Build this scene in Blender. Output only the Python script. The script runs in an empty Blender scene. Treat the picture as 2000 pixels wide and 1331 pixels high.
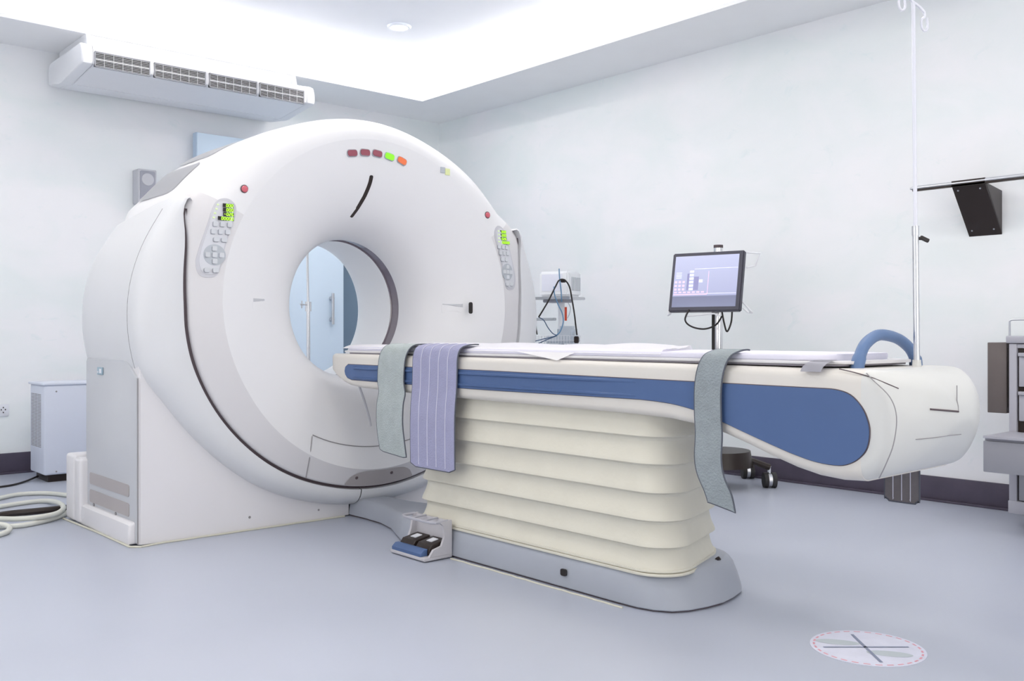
import bpy, bmesh, math, random
from mathutils import Vector, Matrix
random.seed(7)
sc = bpy.context.scene
C = sc.collection
PI = math.pi
# ------------------------------------------------------------------ camera
HY = 655.0; F = 1856.0
YAW = math.atan(1645 / F)
cam = bpy.data.cameras.new('camera'); co = bpy.data.objects.new('camera', cam); C.objects.link(co)
co.location = (0, 0, .9); co.rotation_euler = (PI / 2, 0, -YAW)
cam.sensor_width = 36; cam.lens = F * 36 / 2000; cam.shift_y = -(665.5 - HY) / 2000
cam.clip_start = .05; cam.clip_end = 60
sc.camera = co
# ------------------------------------------------------------------ world, exposure
w = bpy.data.worlds.new('world'); sc.world = w; w.use_nodes = True
w.node_tree.nodes['Background'].inputs[0].default_value = (.8, .88, 1, 1)
w.node_tree.nodes['Background'].inputs[1].default_value = .6
sc.view_settings.view_transform = 'Standard'; sc.view_settings.look = 'None'
sc.view_settings.gamma = 1; sc.view_settings.use_curve_mapping = False
sc.view_settings.exposure = -0.12
sc.cycles.max_bounces = 16; sc.cycles.diffuse_bounces = 12; sc.cycles.glossy_bounces = 4
CEIL = 3.05; SOF = 2.787; XR = 5.14; YB = 6.78; XL = -1.7; YF = -1.9
def area(name, loc, sx, sy, power, color=(1, .935, .845), rot=(0, 0, 0)):
    l = bpy.data.lights.new(name, 'AREA'); l.shape = 'RECTANGLE'; l.size = sx; l.size_y = sy
    l.energy = power; l.color = color
    o = bpy.data.objects.new(name, l); o.location = loc; o.rotation_euler = rot; C.objects.link(o); return o
# added fill lights under the raised ceiling, out of view, brightening the whole room
for (x, y) in ((-.3, -.3), (-.3, 2.0), (-.3, 4.3), (1.5, -.3), (1.5, 2.0), (1.5, 4.3), (3.3, -.3), (3.3, 2.0), (3.2, 4.1)):
    area('ceiling_area_light', (x, y, CEIL - .02), .9, .9, 14.5)
area('ceiling_area_light', (2.2, 5.45, CEIL - .02), .6, .6, 5.5)  # out-of-view fill added to brighten the bore and back wall
area('ceiling_area_light', (3.80, 5.47, CEIL - .035), .09, .09, 9)  # light of the recessed ceiling lamp
# unseen fill lights added at the front and left walls to lift soffit and gantry
area('wall_fill', (1.6, YF + .02, 1.35), 3.4, 1.5, 34, rot=(PI / 2, 0, 0))
area('wall_fill', (XL + .02, 2.6, 1.35), 3.4, 1.5, 26, rot=(PI / 2, 0, -PI / 2))

# ------------------------------------------------------------------ materials
def P(name, col, rough=.5, metal=0, spec=.5, bump=0, bscale=60, var=0, vscale=4, col2=None, coat=0, emit=None, estr=0, trans=0, alpha=1, ior=1.45):
    m = bpy.data.materials.new(name); m.use_nodes = True; nt = m.node_tree; b = nt.nodes['Principled BSDF']
    b.inputs['Base Color'].default_value = (*col, 1); b.inputs['Roughness'].default_value = rough
    b.inputs['Metallic'].default_value = metal; b.inputs['Specular IOR Level'].default_value = spec
    b.inputs['Coat Weight'].default_value = coat; b.inputs['IOR'].default_value = ior
    b.inputs['Transmission Weight'].default_value = trans; b.inputs['Alpha'].default_value = alpha
    if emit: b.inputs['Emission Color'].default_value = (*emit, 1); b.inputs['Emission Strength'].default_value = estr
    tc = nt.nodes.new('ShaderNodeTexCoord')
    if var or col2:
        n = nt.nodes.new('ShaderNodeTexNoise'); n.inputs['Scale'].default_value = vscale; n.inputs['Detail'].default_value = 5
        nt.links.new(tc.outputs['Object'], n.inputs['Vector'])
        r = nt.nodes.new('ShaderNodeValToRGB'); r.color_ramp.elements[0].position = .35; r.color_ramp.elements[1].position = .65
        c2 = col2 if col2 else tuple(max(0, c * (1 - var)) for c in col)
        r.color_ramp.elements[0].color = (*c2, 1); r.color_ramp.elements[1].color = (*col, 1)
        nt.links.new(n.outputs['Fac'], r.inputs['Fac']); nt.links.new(r.outputs['Color'], b.inputs['Base Color'])
    if bump:
        n2 = nt.nodes.new('ShaderNodeTexNoise'); n2.inputs['Scale'].default_value = bscale; n2.inputs['Detail'].default_value = 3
        nt.links.new(tc.outputs['Object'], n2.inputs['Vector'])
        bp = nt.nodes.new('ShaderNodeBump'); bp.inputs['Strength'].default_value = bump; bp.inputs['Distance'].default_value = .01
        nt.links.new(n2.outputs['Fac'], bp.inputs['Height']); nt.links.new(bp.outputs['Normal'], b.inputs['Normal'])
    return m

def wall_mat():
    m = bpy.data.materials.new('mottled_wall_paint'); m.use_nodes = True; nt = m.node_tree; b = nt.nodes['Principled BSDF']
    b.inputs['Roughness'].default_value = .6; b.inputs['Specular IOR Level'].default_value = .25
    geo = nt.nodes.new('ShaderNodeNewGeometry')
    mp = nt.nodes.new('ShaderNodeMapping'); mp.inputs['Scale'].default_value = (1, 1, 1.7)
    nt.links.new(geo.outputs['Position'], mp.inputs['Vector'])
    n1 = nt.nodes.new('ShaderNodeTexNoise'); n1.inputs['Scale'].default_value = 1.6; n1.inputs['Detail'].default_value = 6; n1.inputs['Distortion'].default_value = .6
    n2 = nt.nodes.new('ShaderNodeTexNoise'); n2.inputs['Scale'].default_value = 4.5; n2.inputs['Detail'].default_value = 8; n2.inputs['Roughness'].default_value = .7; n2.inputs['Distortion'].default_value = .9
    for n in (n1, n2): nt.links.new(mp.outputs['Vector'], n.inputs['Vector'])
    r1 = nt.nodes.new('ShaderNodeValToRGB'); e = r1.color_ramp.elements
    e[0].position = .36; e[0].color = (.80, .845, .85, 1); e[1].position = .62; e[1].color = (.86, .865, .885, 1)
    nt.links.new(n1.outputs['Fac'], r1.inputs['Fac'])
    r2 = nt.nodes.new('ShaderNodeValToRGB'); e = r2.color_ramp.elements
    e[0].position = .60; e[0].color = (0, 0, 0, 1); e[1].position = .72; e[1].color = (.75, .75, .75, 1)
    nt.links.new(n2.outputs['Fac'], r2.inputs['Fac'])
    mx = nt.nodes.new('ShaderNodeMixRGB'); mx.inputs[2].default_value = (.74, .815, .825, 1)
    nt.links.new(r2.outputs['Color'], mx.inputs[0]); nt.links.new(r1.outputs['Color'], mx.inputs[1])
    nt.links.new(mx.outputs[0], b.inputs['Base Color'])
    bp = nt.nodes.new('ShaderNodeBump'); bp.inputs['Strength'].default_value = .08; bp.inputs['Distance'].default_value = .01
    nt.links.new(n2.outputs['Fac'], bp.inputs['Height']); nt.links.new(bp.outputs['Normal'], b.inputs['Normal'])
    return m
def floor_mat():
    m = bpy.data.materials.new('vinyl_floor'); m.use_nodes = True; nt = m.node_tree; b = nt.nodes['Principled BSDF']
    b.inputs['Roughness'].default_value = .33; b.inputs['Specular IOR Level'].default_value = .5
    geo = nt.nodes.new('ShaderNodeNewGeometry')
    n1 = nt.nodes.new('ShaderNodeTexNoise'); n1.inputs['Scale'].default_value = 1.3; n1.inputs['Detail'].default_value = 5; n1.inputs['Distortion'].default_value = .5
    nt.links.new(geo.outputs['Position'], n1.inputs['Vector'])
    r1 = nt.nodes.new('ShaderNodeValToRGB'); e = r1.color_ramp.elements
    e[0].position = .3; e[0].color = (.40, .43, .51, 1); e[1].position = .7; e[1].color = (.43, .46, .54, 1)
    nt.links.new(n1.outputs['Fac'], r1.inputs['Fac'])
    # thin scuffs
    mp = nt.nodes.new('ShaderNodeMapping'); mp.inputs['Scale'].default_value = (2.2, 14, 1); mp.inputs['Rotation'].default_value = (0, 0, .5)
    nt.links.new(geo.outputs['Position'], mp.inputs['Vector'])
    n2 = nt.nodes.new('ShaderNodeTexNoise'); n2.inputs['Scale'].default_value = 3; n2.inputs['Detail'].default_value = 8; n2.inputs['Roughness'].default_value = .75
    nt.links.new(mp.outputs['Vector'], n2.inputs['Vector'])
    r2 = nt.nodes.new('ShaderNodeValToRGB'); e = r2.color_ramp.elements
    e[0].position = .70; e[0].color = (0, 0, 0, 1); e[1].position = .76; e[1].color = (.35, .35, .35, 1)
    nt.links.new(n2.outputs['Fac'], r2.inputs['Fac'])
    mx = nt.nodes.new('ShaderNodeMixRGB'); mx.inputs[2].default_value = (.27, .29, .36, 1)
    nt.links.new(r2.outputs['Color'], mx.inputs[0]); nt.links.new(r1.outputs['Color'], mx.inputs[1])
    nt.links.new(mx.outputs[0], b.inputs['Base Color'])
    r3 = nt.nodes.new('ShaderNodeMapRange'); r3.inputs['To Min'].default_value = .28; r3.inputs['To Max'].default_value = .42
    nt.links.new(n1.outputs['Fac'], r3.inputs['Value']); nt.links.new(r3.outputs['Result'], b.inputs['Roughness'])
    return m
M = dict(
    wall=wall_mat(), floor=floor_mat(),
    ceil=P('ceiling_paint', (.83, .85, .90), .7, spec=.2, var=.02, vscale=2),
    soffit=P('soffit_paint', (.90, .905, .91), .7, spec=.2, var=.02, vscale=3),
    base=P('baseboard_vinyl', (.085, .072, .105), .4, var=.15, vscale=8),
    tubew=P('bore_tube_white', (.86, .87, .88), .4),
    white=P('gantry_white', (.76, .76, .775), .32, spec=.4, var=.015, vscale=3),
    gband=P('gantry_band', (.66, .65, .665), .36, spec=.4, var=.015, vscale=3),
    gside=P('gantry_side_white', (.68, .69, .71), .36, spec=.4, var=.015, vscale=3),
    gped=P('gantry_pedestal_white', (.72, .71, .73), .38, spec=.4, var=.015, vscale=3),
    gpanel=P('gantry_grey_panel', (.52, .535, .565), .4, spec=.4, var=.02, vscale=4),
    taupe=P('taupe_plastic', (.42, .39, .39), .45, var=.04),
    seam=P('seam_dark', (.10, .075, .085), .6),
    seamg=P('seam_grey', (.28, .27, .28), .6),
    black=P('black_plastic', (.018, .014, .014), .4),
    dark=P('dark_brown_metal', (.022, .014, .012), .38, spec=.5),
    boreglass=P('bore_window', (.15, .12, .15), .12, spec=.8, coat=.5),
    topwin=P('top_vent_panel', (.64, .65, .68), .35),
    red=P('dark_red_lens', (.30, .07, .10), .25, coat=.4),
    redb=P('red_button', (.62, .12, .16), .25, coat=.4),
    green=P('green_lens', (.2, .8, .02), .3, emit=(.25, 1, .02), estr=.55),
    orange=P('orange_lens', (.75, .17, .06), .3, emit=(1, .2, .05), estr=.12),
    led=P('led_green', (.5, .9, .05), .4, emit=(.42, .85, .05), estr=.75),
    ledpale=P('led_pale', (.7, .85, .45), .4, emit=(.6, .8, .3), estr=.25),
    panel=P('control_panel_face', (.62, .63, .67), .4, var=.02),
    panelrim=P('control_panel_rim', (.54, .54, .58), .4),
    key=P('key_grey', (.60, .62, .65), .45), pad=P('pad_grey', (.44, .47, .51), .45), shade_frame=P('shade_and_frame_grey', (.36, .37, .41), .5),
    cream=P('couch_cream', (.65, .625, .585), .38, spec=.4, var=.015, vscale=3),
    cap=P('couch_cap_white', (.61, .615, .60), .36, spec=.4, var=.015, vscale=3),
    blue=P('couch_blue', (.072, .128, .275), .42, spec=.4, var=.05, vscale=3),
    bluec=P('handle_blue', (.105, .175, .33), .4, spec=.4),
    bellow=P('bellows_cloth', (.65, .63, .545), .62, bump=.15, bscale=25, var=.04, vscale=6),
    cbase=P('couch_base_grey', (.36, .385, .44), .42, spec=.4, var=.03, vscale=5),
    lilac=P('mattress_lilac', (.70, .69, .79), .6, bump=.1, var=.03),
    sheet=P('white_sheet', (.92, .92, .935), .8, bump=.12, bscale=30),
    strapg=P('strap_grey_green', (.41, .46, .465), .85, bump=.5, bscale=160, var=.10, vscale=22),
    strapg2=P('strap_grey', (.285, .325, .345), .85, bump=.5, bscale=160, var=.10, vscale=22),
    strapp=P('strap_lilac', (.33, .335, .49), .85, bump=.4, bscale=160, var=.05, vscale=22),
    strapd=P('strap_dark', (.17, .155, .165), .8, bump=.4, bscale=160, var=.08, vscale=22),
    piping=P('strap_piping', (.085, .095, .12), .7), tab=P('tab_lilac_grey', (.50, .50, .555), .7), stitch=P('strap_stitch', (.62, .62, .72), .8),
    metal=P('chrome', (.78, .78, .80), .18, metal=1), metalm=P('satin_steel', (.62, .63, .66), .32, metal=1),
    polew=P('painted_pole', (.70, .71, .78), .25, spec=.6, coat=.3),
    acw=P('ac_white', (.80, .81, .84), .4, spec=.4, var=.015), acg=P('ac_underside', (.80, .81, .84), .45, var=.02),
    door=P('door_blue', (.70, .83, .96), .42, spec=.3, var=.03, vscale=1.5), doore=P('door_edge_blue', (.48, .60, .74), .5),
    slate=P('slate_blue', (.16, .235, .32), .45, var=.06, vscale=2),
    heater=P('heater_white', (.66, .70, .80), .4, spec=.4, var=.02),
    hose=P('hose_cream', (.66, .67, .62), .5, var=.04, vscale=10),
    plate=P('outlet_white', (.75, .77, .82), .4),
    speaker=P('speaker_grey', (.52, .53, .57), .5), speakerf=P('speaker_front', (.35, .36, .42), .6, bump=.4, bscale=300),
    cart=P('cart_grey', (.42, .42, .47), .4, spec=.4, var=.03), cartd=P('cart_drawer', (.30, .305, .34), .4, var=.03), brown=P('brown_box', (.13, .11, .105), .5),
    mon=P('monitor_bezel', (.06, .06, .085), .4), wire=P('white_wire', (.80, .81, .84), .4),
    pm=P('patient_monitor_white', (.82, .84, .87), .4, var=.02), pmscreen=P('pale_screen', (.74, .76, .86), .2),
    cablen=P('navy_cable', (.05, .10, .19), .5), cableb=P('blue_cable', (.13, .26, .42), .5), orangered=P('orange_red_tube', (.62, .07, .03), .5),
    rubber=P('rubber', (.03, .028, .03), .7), pedal=P('pedal_tray_grey', (.50, .49, .52), .4), sealant=P('sealant', (.55, .54, .46), .7),
    sticker=P('sticker_white', (.66, .67, .78), .5, var=.06, vscale=20), spink=P('sticker_pink', (.68, .30, .36), .5), sgrey=P('sticker_grey', (.46, .51, .54), .5), sline=P('sticker_line', (.20, .23, .33), .5),
    pocket=P('pocket_shade_grey', (.50, .51, .54), .45), gapline=P('gap_lilac', (.33, .31, .36), .6),
    bag=P('clear_bag', (.62, .68, .75), .25, alpha=.75), badge=P('badge_blue', (.30, .42, .50), .4), yellow=P('badge_yellow', (.72, .78, .40), .5),
    lampring=P('lamp_ring', (.85, .87, .92), .4),
    lampon=P('lamp_lens', (1, 1, 1), .5, emit=(.95, .97, 1), estr=14),
    cove=P('cove_tube', (1, 1, 1), .5, emit=(1, .94, .86), estr=16),
)
def screen_mat():
    m = bpy.data.materials.new('monitor_screen'); m.use_nodes = True; nt = m.node_tree; b = nt.nodes['Principled BSDF']
    b.inputs['Roughness'].default_value = .3; b.inputs['Base Color'].default_value = (.12, .13, .2, 1)
    tc = nt.nodes.new('ShaderNodeTexCoord'); sp = nt.nodes.new('ShaderNodeSeparateXYZ'); nt.links.new(tc.outputs['Object'], sp.inputs[0])
    r = nt.nodes.new('ShaderNodeValToRGB'); e = r.color_ramp.elements
    mr = nt.nodes.new('ShaderNodeMapRange'); mr.inputs['From Min'].default_value = -.17; mr.inputs['From Max'].default_value = .17
    nt.links.new(sp.outputs['Z'], mr.inputs['Value'])
    e[0].position = 0; e[0].color = (.18, .20, .30, 1); e[1].position = 1; e[1].color = (.60, .63, .84, 1)
    e2 = e.new(.24); e2.color = (.12, .13, .21, 1); e3 = e.new(.26); e3.color = (.44, .46, .66, 1)
    nt.links.new(mr.outputs['Result'], r.inputs['Fac'])
    nt.links.new(r.outputs['Color'], b.inputs['Emission Color']); b.inputs['Emission Strength'].default_value = .9
    return m
M['screen'] = screen_mat()
M['scrline'] = P('screen_white', (.7, .7, .9), .4, emit=(.6, .6, .85), estr=.9)
M['scrpink'] = P('screen_pink', (.7, .5, .7), .4, emit=(.62, .40, .62), estr=.8)
M['scrdark'] = P('screen_block', (.2, .2, .35), .4, emit=(.22, .22, .40), estr=.7)

# ------------------------------------------------------------------ helpers
def tag(o, label=None, cat=None, group=None, kind=None):
    if label: o['label'] = label
    if cat: o['category'] = cat
    if group: o['group'] = group
    if kind: o['kind'] = kind
    return o
def thing(name, label, cat, loc, group=None):
    o = bpy.data.objects.new(name, None); C.objects.link(o); o.location = loc; o.empty_display_size = .1
    return tag(o, label, cat, group)
def bx(bm, c, s, rot=None, bev=0, seg=2):
    r = bmesh.ops.create_cube(bm, size=1)
    vs = r['verts']
    bmesh.ops.scale(bm, vec=s, verts=vs)
    if bev:
        es = list({e for v in vs for e in v.link_edges})
        rr = bmesh.ops.bevel(bm, geom=es, offset=bev, segments=seg, affect='EDGES', profile=.5)
        vs = list({v for f in rr['faces'] for v in f.verts} | {v for v in vs if v.is_valid})
    if rot is not None: bmesh.ops.rotate(bm, cent=(0, 0, 0), matrix=rot, verts=vs)
    bmesh.ops.translate(bm, vec=c, verts=vs)
    return bm
def b2(bm, x0, x1, y0, y1, z0, z1, bev=0, seg=2):
    return bx(bm, ((x0 + x1) / 2, (y0 + y1) / 2, (z0 + z1) / 2), (x1 - x0, y1 - y0, z1 - z0), bev=bev, seg=seg)
def grid(bm, rows, closed_u=False, closed_v=False):
    """rows: list of lists of points -> quads"""
    V = [[bm.verts.new(p) for p in r] for r in rows]
    n = len(V); k = len(V[0])
    for i in range(n if closed_v else n - 1):
        for j in range(k if closed_u else k - 1):
            a, b, c, d = V[i][j], V[i][(j + 1) % k], V[(i + 1) % n][(j + 1) % k], V[(i + 1) % n][j]
            try: bm.faces.new((a, b, c, d))
            except ValueError: pass
    return V
def tube(bm, pts, r, seg=10, closed=False, radii=None, cap=True):
    pts = [Vector(p) for p in pts]; n = len(pts); rows = []
    up = None
    for i, p in enumerate(pts):
        if closed: t = (pts[(i + 1) % n] - pts[i - 1])
        else: t = pts[min(i + 1, n - 1)] - pts[max(i - 1, 0)]
        t.normalize()
        if up is None:
            up = Vector((0, 0, 1)) if abs(t.z) < .9 else Vector((1, 0, 0))
        a = t.cross(up)
        if a.length < 1e-5: a = t.orthogonal()
        a.normalize(); b = a.cross(t).normalized(); up = b
        rr = radii[i] if radii else r
        rows.append([p + (a * math.cos(q) + b * math.sin(q)) * rr for q in (2 * PI * k / seg for k in range(seg))])
    V = grid(bm, rows, closed_u=True, closed_v=closed)
    if cap and not closed:
        bm.faces.new(V[0][::-1]); bm.faces.new(V[-1])
    return bm
def smooth(pts, n=6, closed=False):
    """Catmull-Rom through points of any dimension"""
    P_ = [Vector(p) for p in pts]; N = len(P_); out = []
    rng = range(N) if closed else range(N - 1)
    for i in rng:
        if closed: p0, p1, p2, p3 = P_[i - 1], P_[i], P_[(i + 1) % N], P_[(i + 2) % N]
        else: p0, p1, p2, p3 = P_[max(i - 1, 0)], P_[i], P_[i + 1], P_[min(i + 2, N - 1)]
        for k in range(n):
            t = k / n
            out.append(.5 * ((2 * p1) + (p2 - p0) * t + (2 * p0 - 5 * p1 + 4 * p2 - p3) * t * t + (3 * p1 - p0 - 3 * p2 + p3) * t ** 3))
    if not closed: out.append(P_[-1])
    return out
def cyl(bm, p0, p1, r, seg=20, r2=None):
    p0 = Vector(p0); p1 = Vector(p1)
    return tube(bm, [p0, p1], r, seg, radii=[r, r2 if r2 is not None else r])
def prism(bm, poly, a0, a1, axis='x', bev=0):
    """polygon in the two other axes, extruded along axis"""
    def mk(a, u, v):
        return {'x': (a, u, v), 'y': (u, a, v), 'z': (u, v, a)}[axis]
    A = [bm.verts.new(mk(a0, *p)) for p in poly]; B = [bm.verts.new(mk(a1, *p)) for p in poly]
    n = len(poly); fs = []
    fs.append(bm.faces.new(A[::-1])); fs.append(bm.faces.new(B))
    for i in range(n): fs.append(bm.faces.new((A[i], A[(i + 1) % n], B[(i + 1) % n], B[i])))
    if bev:
        es = [e for f in fs[:2] for e in f.edges]
        bmesh.ops.bevel(bm, geom=es, offset=bev, segments=3, affect='EDGES', profile=.5)
    return bm
def obj(name, bm, mat, parent=None, ang=40, loc=None, flat=False, sub=0, label=None):
    bmesh.ops.recalc_face_normals(bm, faces=bm.faces[:])
    me = bpy.data.meshes.new(name); bm.to_mesh(me); bm.free()
    me.materials.append(M[mat] if isinstance(mat, str) else mat)
    if not flat:
        for p in me.polygons: p.use_smooth = True
        me.set_sharp_from_angle(angle=math.radians(ang))
    o = bpy.data.objects.new(name, me); C.objects.link(o)
    if parent is not None:
        o.parent = parent
        # geometry is authored in world coordinates: move into the root's frame
        r = parent
        off = Vector((0, 0, 0))
        while r is not None: off += r.location; r = r.parent
        me.transform(Matrix.Translation(-off))
    elif loc is not None:
        o.location = loc; me.transform(Matrix.Translation(-Vector(loc)))
    if sub:
        md = o.modifiers.new('sub', 'SUBSURF'); md.levels = sub; md.render_levels = sub
    if label: o['label'] = label
    return o
def B(): return bmesh.new()
def rrect(cx, cy, hx, hy, r, n=6):
    out = []
    for (sx, sy, a0) in ((1, 1, 0), (-1, 1, 90), (-1, -1, 180), (1, -1, 270)):
        for k in range(n + 1):
            a = math.radians(a0 + 90 * k / n)
            out.append((cx + sx * (hx - r) + r * math.cos(a), cy + sy * (hy - r) + r * math.sin(a)))
    return out
def struct(o): o['kind'] = 'structure'; return o
def lerp(tab, x):
    if x <= tab[0][0]: return tab[0][1]
    for (a, va), (b, vb) in zip(tab, tab[1:]):
        if x <= b:
            t = (x - a) / (b - a); return va + (vb - va) * t
    return tab[-1][1]
def slerp(tab, x):   # smooth (monotone-ish) interpolation
    xs = [t[0] for t in tab]
    if x <= xs[0]: return tab[0][1]
    if x >= xs[-1]: return tab[-1][1]
    for i in range(len(tab) - 1):
        if x <= xs[i + 1]:
            h = xs[i + 1] - xs[i]; t = (x - xs[i]) / h
            def sl(k):
                if k <= 0 or k >= len(tab) - 1: return 0
                return (tab[k + 1][1] - tab[k - 1][1]) / (xs[k + 1] - xs[k - 1])
            m0, m1 = sl(i) * h, sl(i + 1) * h; a, b = tab[i][1], tab[i + 1][1]
            return (2 * t ** 3 - 3 * t * t + 1) * a + (t ** 3 - 2 * t * t + t) * m0 + (-2 * t ** 3 + 3 * t * t) * b + (t ** 3 - t * t) * m1

# ================================================================== ROOM
b = B(); b2(b, XL - .1, XR + .1, YF - .1, YB + .1, -.1, 0); struct(obj('floor', b, 'floor', flat=True))
b = B(); b2(b, XL - .1, XR + .1, YB, YB + .12, 0, CEIL); struct(obj('wall_back', b, 'wall', flat=True))
b = B(); b2(b, XR, XR + .12, YF - .1, YB, 0, CEIL); struct(obj('wall_right', b, 'wall', flat=True))
b = B(); b2(b, XL - .12, XL, YF - .1, YB, 0, CEIL); struct(obj('wall_left', b, 'wall', flat=True))
b = B(); b2(b, XL - .1, XR + .1, YF - .12, YF, 0, CEIL); struct(obj('wall_front', b, 'wall', flat=True))
b = B(); b2(b, XL - .1, XR + .1, YF - .1, YB + .1, CEIL, CEIL + .1); struct(obj('ceiling', b, 'ceil', flat=True))
SX, SY = 4.543, 6.215       # inner edges of the lowered soffit
for nm, (x0, x1, y0, y1) in dict(trim_1=(SX, XR, YF, YB), trim_2=(XL, SX, SY, YB), trim_3=(XL, XL + .6, YF, SY), trim_4=(XL + .6, SX, YF, YF + .6)).items():
    b = B(); b2(b, x0, x1, y0, y1, SOF, SOF + .025); struct(obj(nm, b, 'soffit', flat=True))
# cove tubes lying on top of the soffit
b = B(); b2(b, SX + .16, SX + .20, YF + .3, YB - .35, SOF + .03, SOF + .06); struct(obj('trim_5', b, 'cove', flat=True))
b = B(); b2(b, XL + .3, SX + .1, SY + .16, SY + .20, SOF + .03, SOF + .06); struct(obj('trim_6', b, 'cove', flat=True))
# baseboards: coved vinyl
def bboard(nm, x0, x1, y0, y1, lip):
    b = B(); b2(b, x0, x1, y0, y1, 0, .135, bev=.003); b2(b, *lip, 0, .012, bev=.002); return struct(obj(nm, b, 'base'))
bboard('baseboard_right', XR - .012, XR, YF, YB, (XR - .028, XR, YF, YB))
bboard('baseboard_back', XL, 2.86, YB - .012, YB, (XL, 2.86, YB - .028, YB))

# recessed ceiling lamp
t = thing('recessed_ceiling_light', 'small round recessed lamp glowing in the raised bluish ceiling', 'lamp', (3.80, 5.47, CEIL))
b = B()
prof = [(.055, -.001), (.060, -.012), (.078, -.012), (.085, -.001)]
grid(b, [[(3.80 + r * math.cos(a), 5.47 + r * math.sin(a), CEIL + z) for a in (2 * PI * k / 32 for k in range(32))] for r, z in prof], closed_u=True)
obj('trim_ring', b, 'lampring', t)
b = B(); cyl(b, (3.80, 5.47, CEIL - .008), (3.80, 5.47, CEIL - .001), .056, 28); obj('lamp_lens', b, 'lampon', t)

# ================================================================== CT GANTRY
CX, CZ = 2.63, 1.044
G = thing('ct_scanner_gantry', 'huge white ring shaped scanner gantry standing on the floor behind the patient couch', 'medical scanner', (CX, 4.5, 0))
# radii as a function of alpha (degrees from the top)
T_body = [(0, .950), (20, .950), (30, .962), (45, .995), (57, 1.018), (64, 1.045)]
T_front = [(0, .893)]
T_seam = [(64, 1.045), (67.8, 1.043), (73, 1.0), (78, .977), (90, .956), (97, .957), (107, .955), (120, .944), (136, .926), (147, .914), (162, .898), (173, .893), (180, .892)]
T_side = [(60, 1.055), (65, 1.085), (70, 1.10), (78, 1.132), (85, 1.155), (92, 1.168), (100, 1.172), (106, 1.165), (113, 1.122), (123, 1.083), (133, 1.056), (145, 1.033), (161, 1.004), (176, .991), (180, .990)]
def pol(al, r, y):   # al>0 to the left in the picture (-x)
    a = math.radians(al); return (CX - r * math.sin(a), y, CZ + r * math.cos(a))
def E_(al):
    al = abs(al)
    return slerp(T_body, al) if al < 64 else slerp(T_seam, al)
def S_(al): return slerp(T_side, abs(al))
def prof_front(al, E):
    """list of (r,y) from the bore to the edge of the front cover"""
    al = abs(al)
    inner = [(.352, 4.300), (.353, 4.27), (.358, 4.235), (.368, 4.20), (.385, 4.16), (.41, 4.12), (.445, 4.08), (.49, 4.045), (.55, 4.013), (.62, 3.987), (.70, 3.967), (.77, 3.956), (.815 if al > 100 else .815 + 0 * al, 3.951)]
    t = min(1, max(0, (al - 45) / 30)); t = t * t * (3 - 2 * t)   # 0 top (fillet) .. 1 bottom (band)
    c = .805 if al > 120 else .805 + .015 * min(1, (120 - al) / 30)
    inner[-1] = (c, 3.951)
    bandA = []; n = 12
    for k in range(n + 1):
        s = k / n
        # bottom/side: straight sloping band
        rb = c + (E - c) * min(1, s * 1.18); yb = 3.951 + .036 * min(1, s * 1.18) + max(0, (s * 1.18 - 1)) / .18 * .05
        # top: straight then quarter fillet to y=4.2
        q = s * PI / 2
        rt_ = c + (E - c) * math.sin(q); yt = 3.951 + .25 * (1 - math.cos(q)) ** 1.25
        bandA.append((rt_ * (1 - t) + rb * t, yt * (1 - t) + yb * t))
    return inner, bandA
AL = [-180 + 360 * k / 240 for k in range(241)]
b = B()
rows_i = []; rows_b = []
for al in AL[:-1]:
    i_, b_ = prof_front(al, E_(al)); rows_i.append([pol(al, *q) for q in i_]); rows_b.append([pol(al, *q) for q in b_])
grid(b, rows_i, closed_v=True)
cover = obj('front_cover', b, 'white', G, ang=80)
b = B(); lo = [r for al, r in zip(AL[:-1], rows_b) if al >= 61.5] + [r for al, r in zip(AL[:-1], rows_b) if al <= -61.5]
grid(b, lo); band = obj('outer_band', b, 'gband', G, ang=80, label='slightly darker band round the front cover')
b = B(); grid(b, [r for al, r in zip(AL[:-1], rows_b) if -61.6 <= al <= 61.6]); obj('top_rim', b, 'white', G, ang=80)
def front_y(x, z):
    dx, dz = x - CX, z - CZ; r = math.hypot(dx, dz); al = abs(math.degrees(math.atan2(dx, dz)))
    i_, b_ = prof_front(al, E_(al)); pts = i_ + b_
    return lerp([(a, c_) for a, c_ in pts], r)
# bore liner: dark scan window, white rear tube
def lathe_y(prof, n=96):
    b = B(); grid(b, [[(CX + r * math.cos(a), y, CZ + r * math.sin(a)) for a in (2 * PI * k / n for k in range(n))] for r, y in prof], closed_u=True); return b
obj('bore_window', lathe_y([(.352, 4.299), (.352, 4.306), (.357, 4.308), (.357, 4.372), (.352, 4.374), (.352, 4.378)]), 'boreglass', G)
obj('bore_tube', lathe_y([(.352, 4.377), (.350, 4.382), (.351, 4.40), (.352, 4.62), (.356, 4.66), (.37, 4.72), (.41, 4.80), (.48, 4.87), (.57, 4.915)]), 'tubew', G)
# top body (front cover wraps over the top) and drum sides
b = B(); rows = []
for al in [k * 1.75 - 70 for k in range(81)]:
    E = slerp(T_body, abs(al)) - max(0, abs(al) - 64) * .004; q = [pol(al, *prof_front(al, E_(al))[1][-1])] if abs(al) <= 64.3 else [pol(al, E - .01, 4.06)]
    for (dr, y) in ((0, 4.201), (.002, 4.25), (.001, 4.32), (0, 4.45), (-.002, 4.6), (-.004, 4.75), (-.012, 4.82), (-.035, 4.87), (-.08, 4.905), (-.14, 4.92)):
        q.append(pol(al, E + dr, y))
    rows.append(q)
grid(b, rows); obj('top_cover', b, 'white', G, ang=60)
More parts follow.
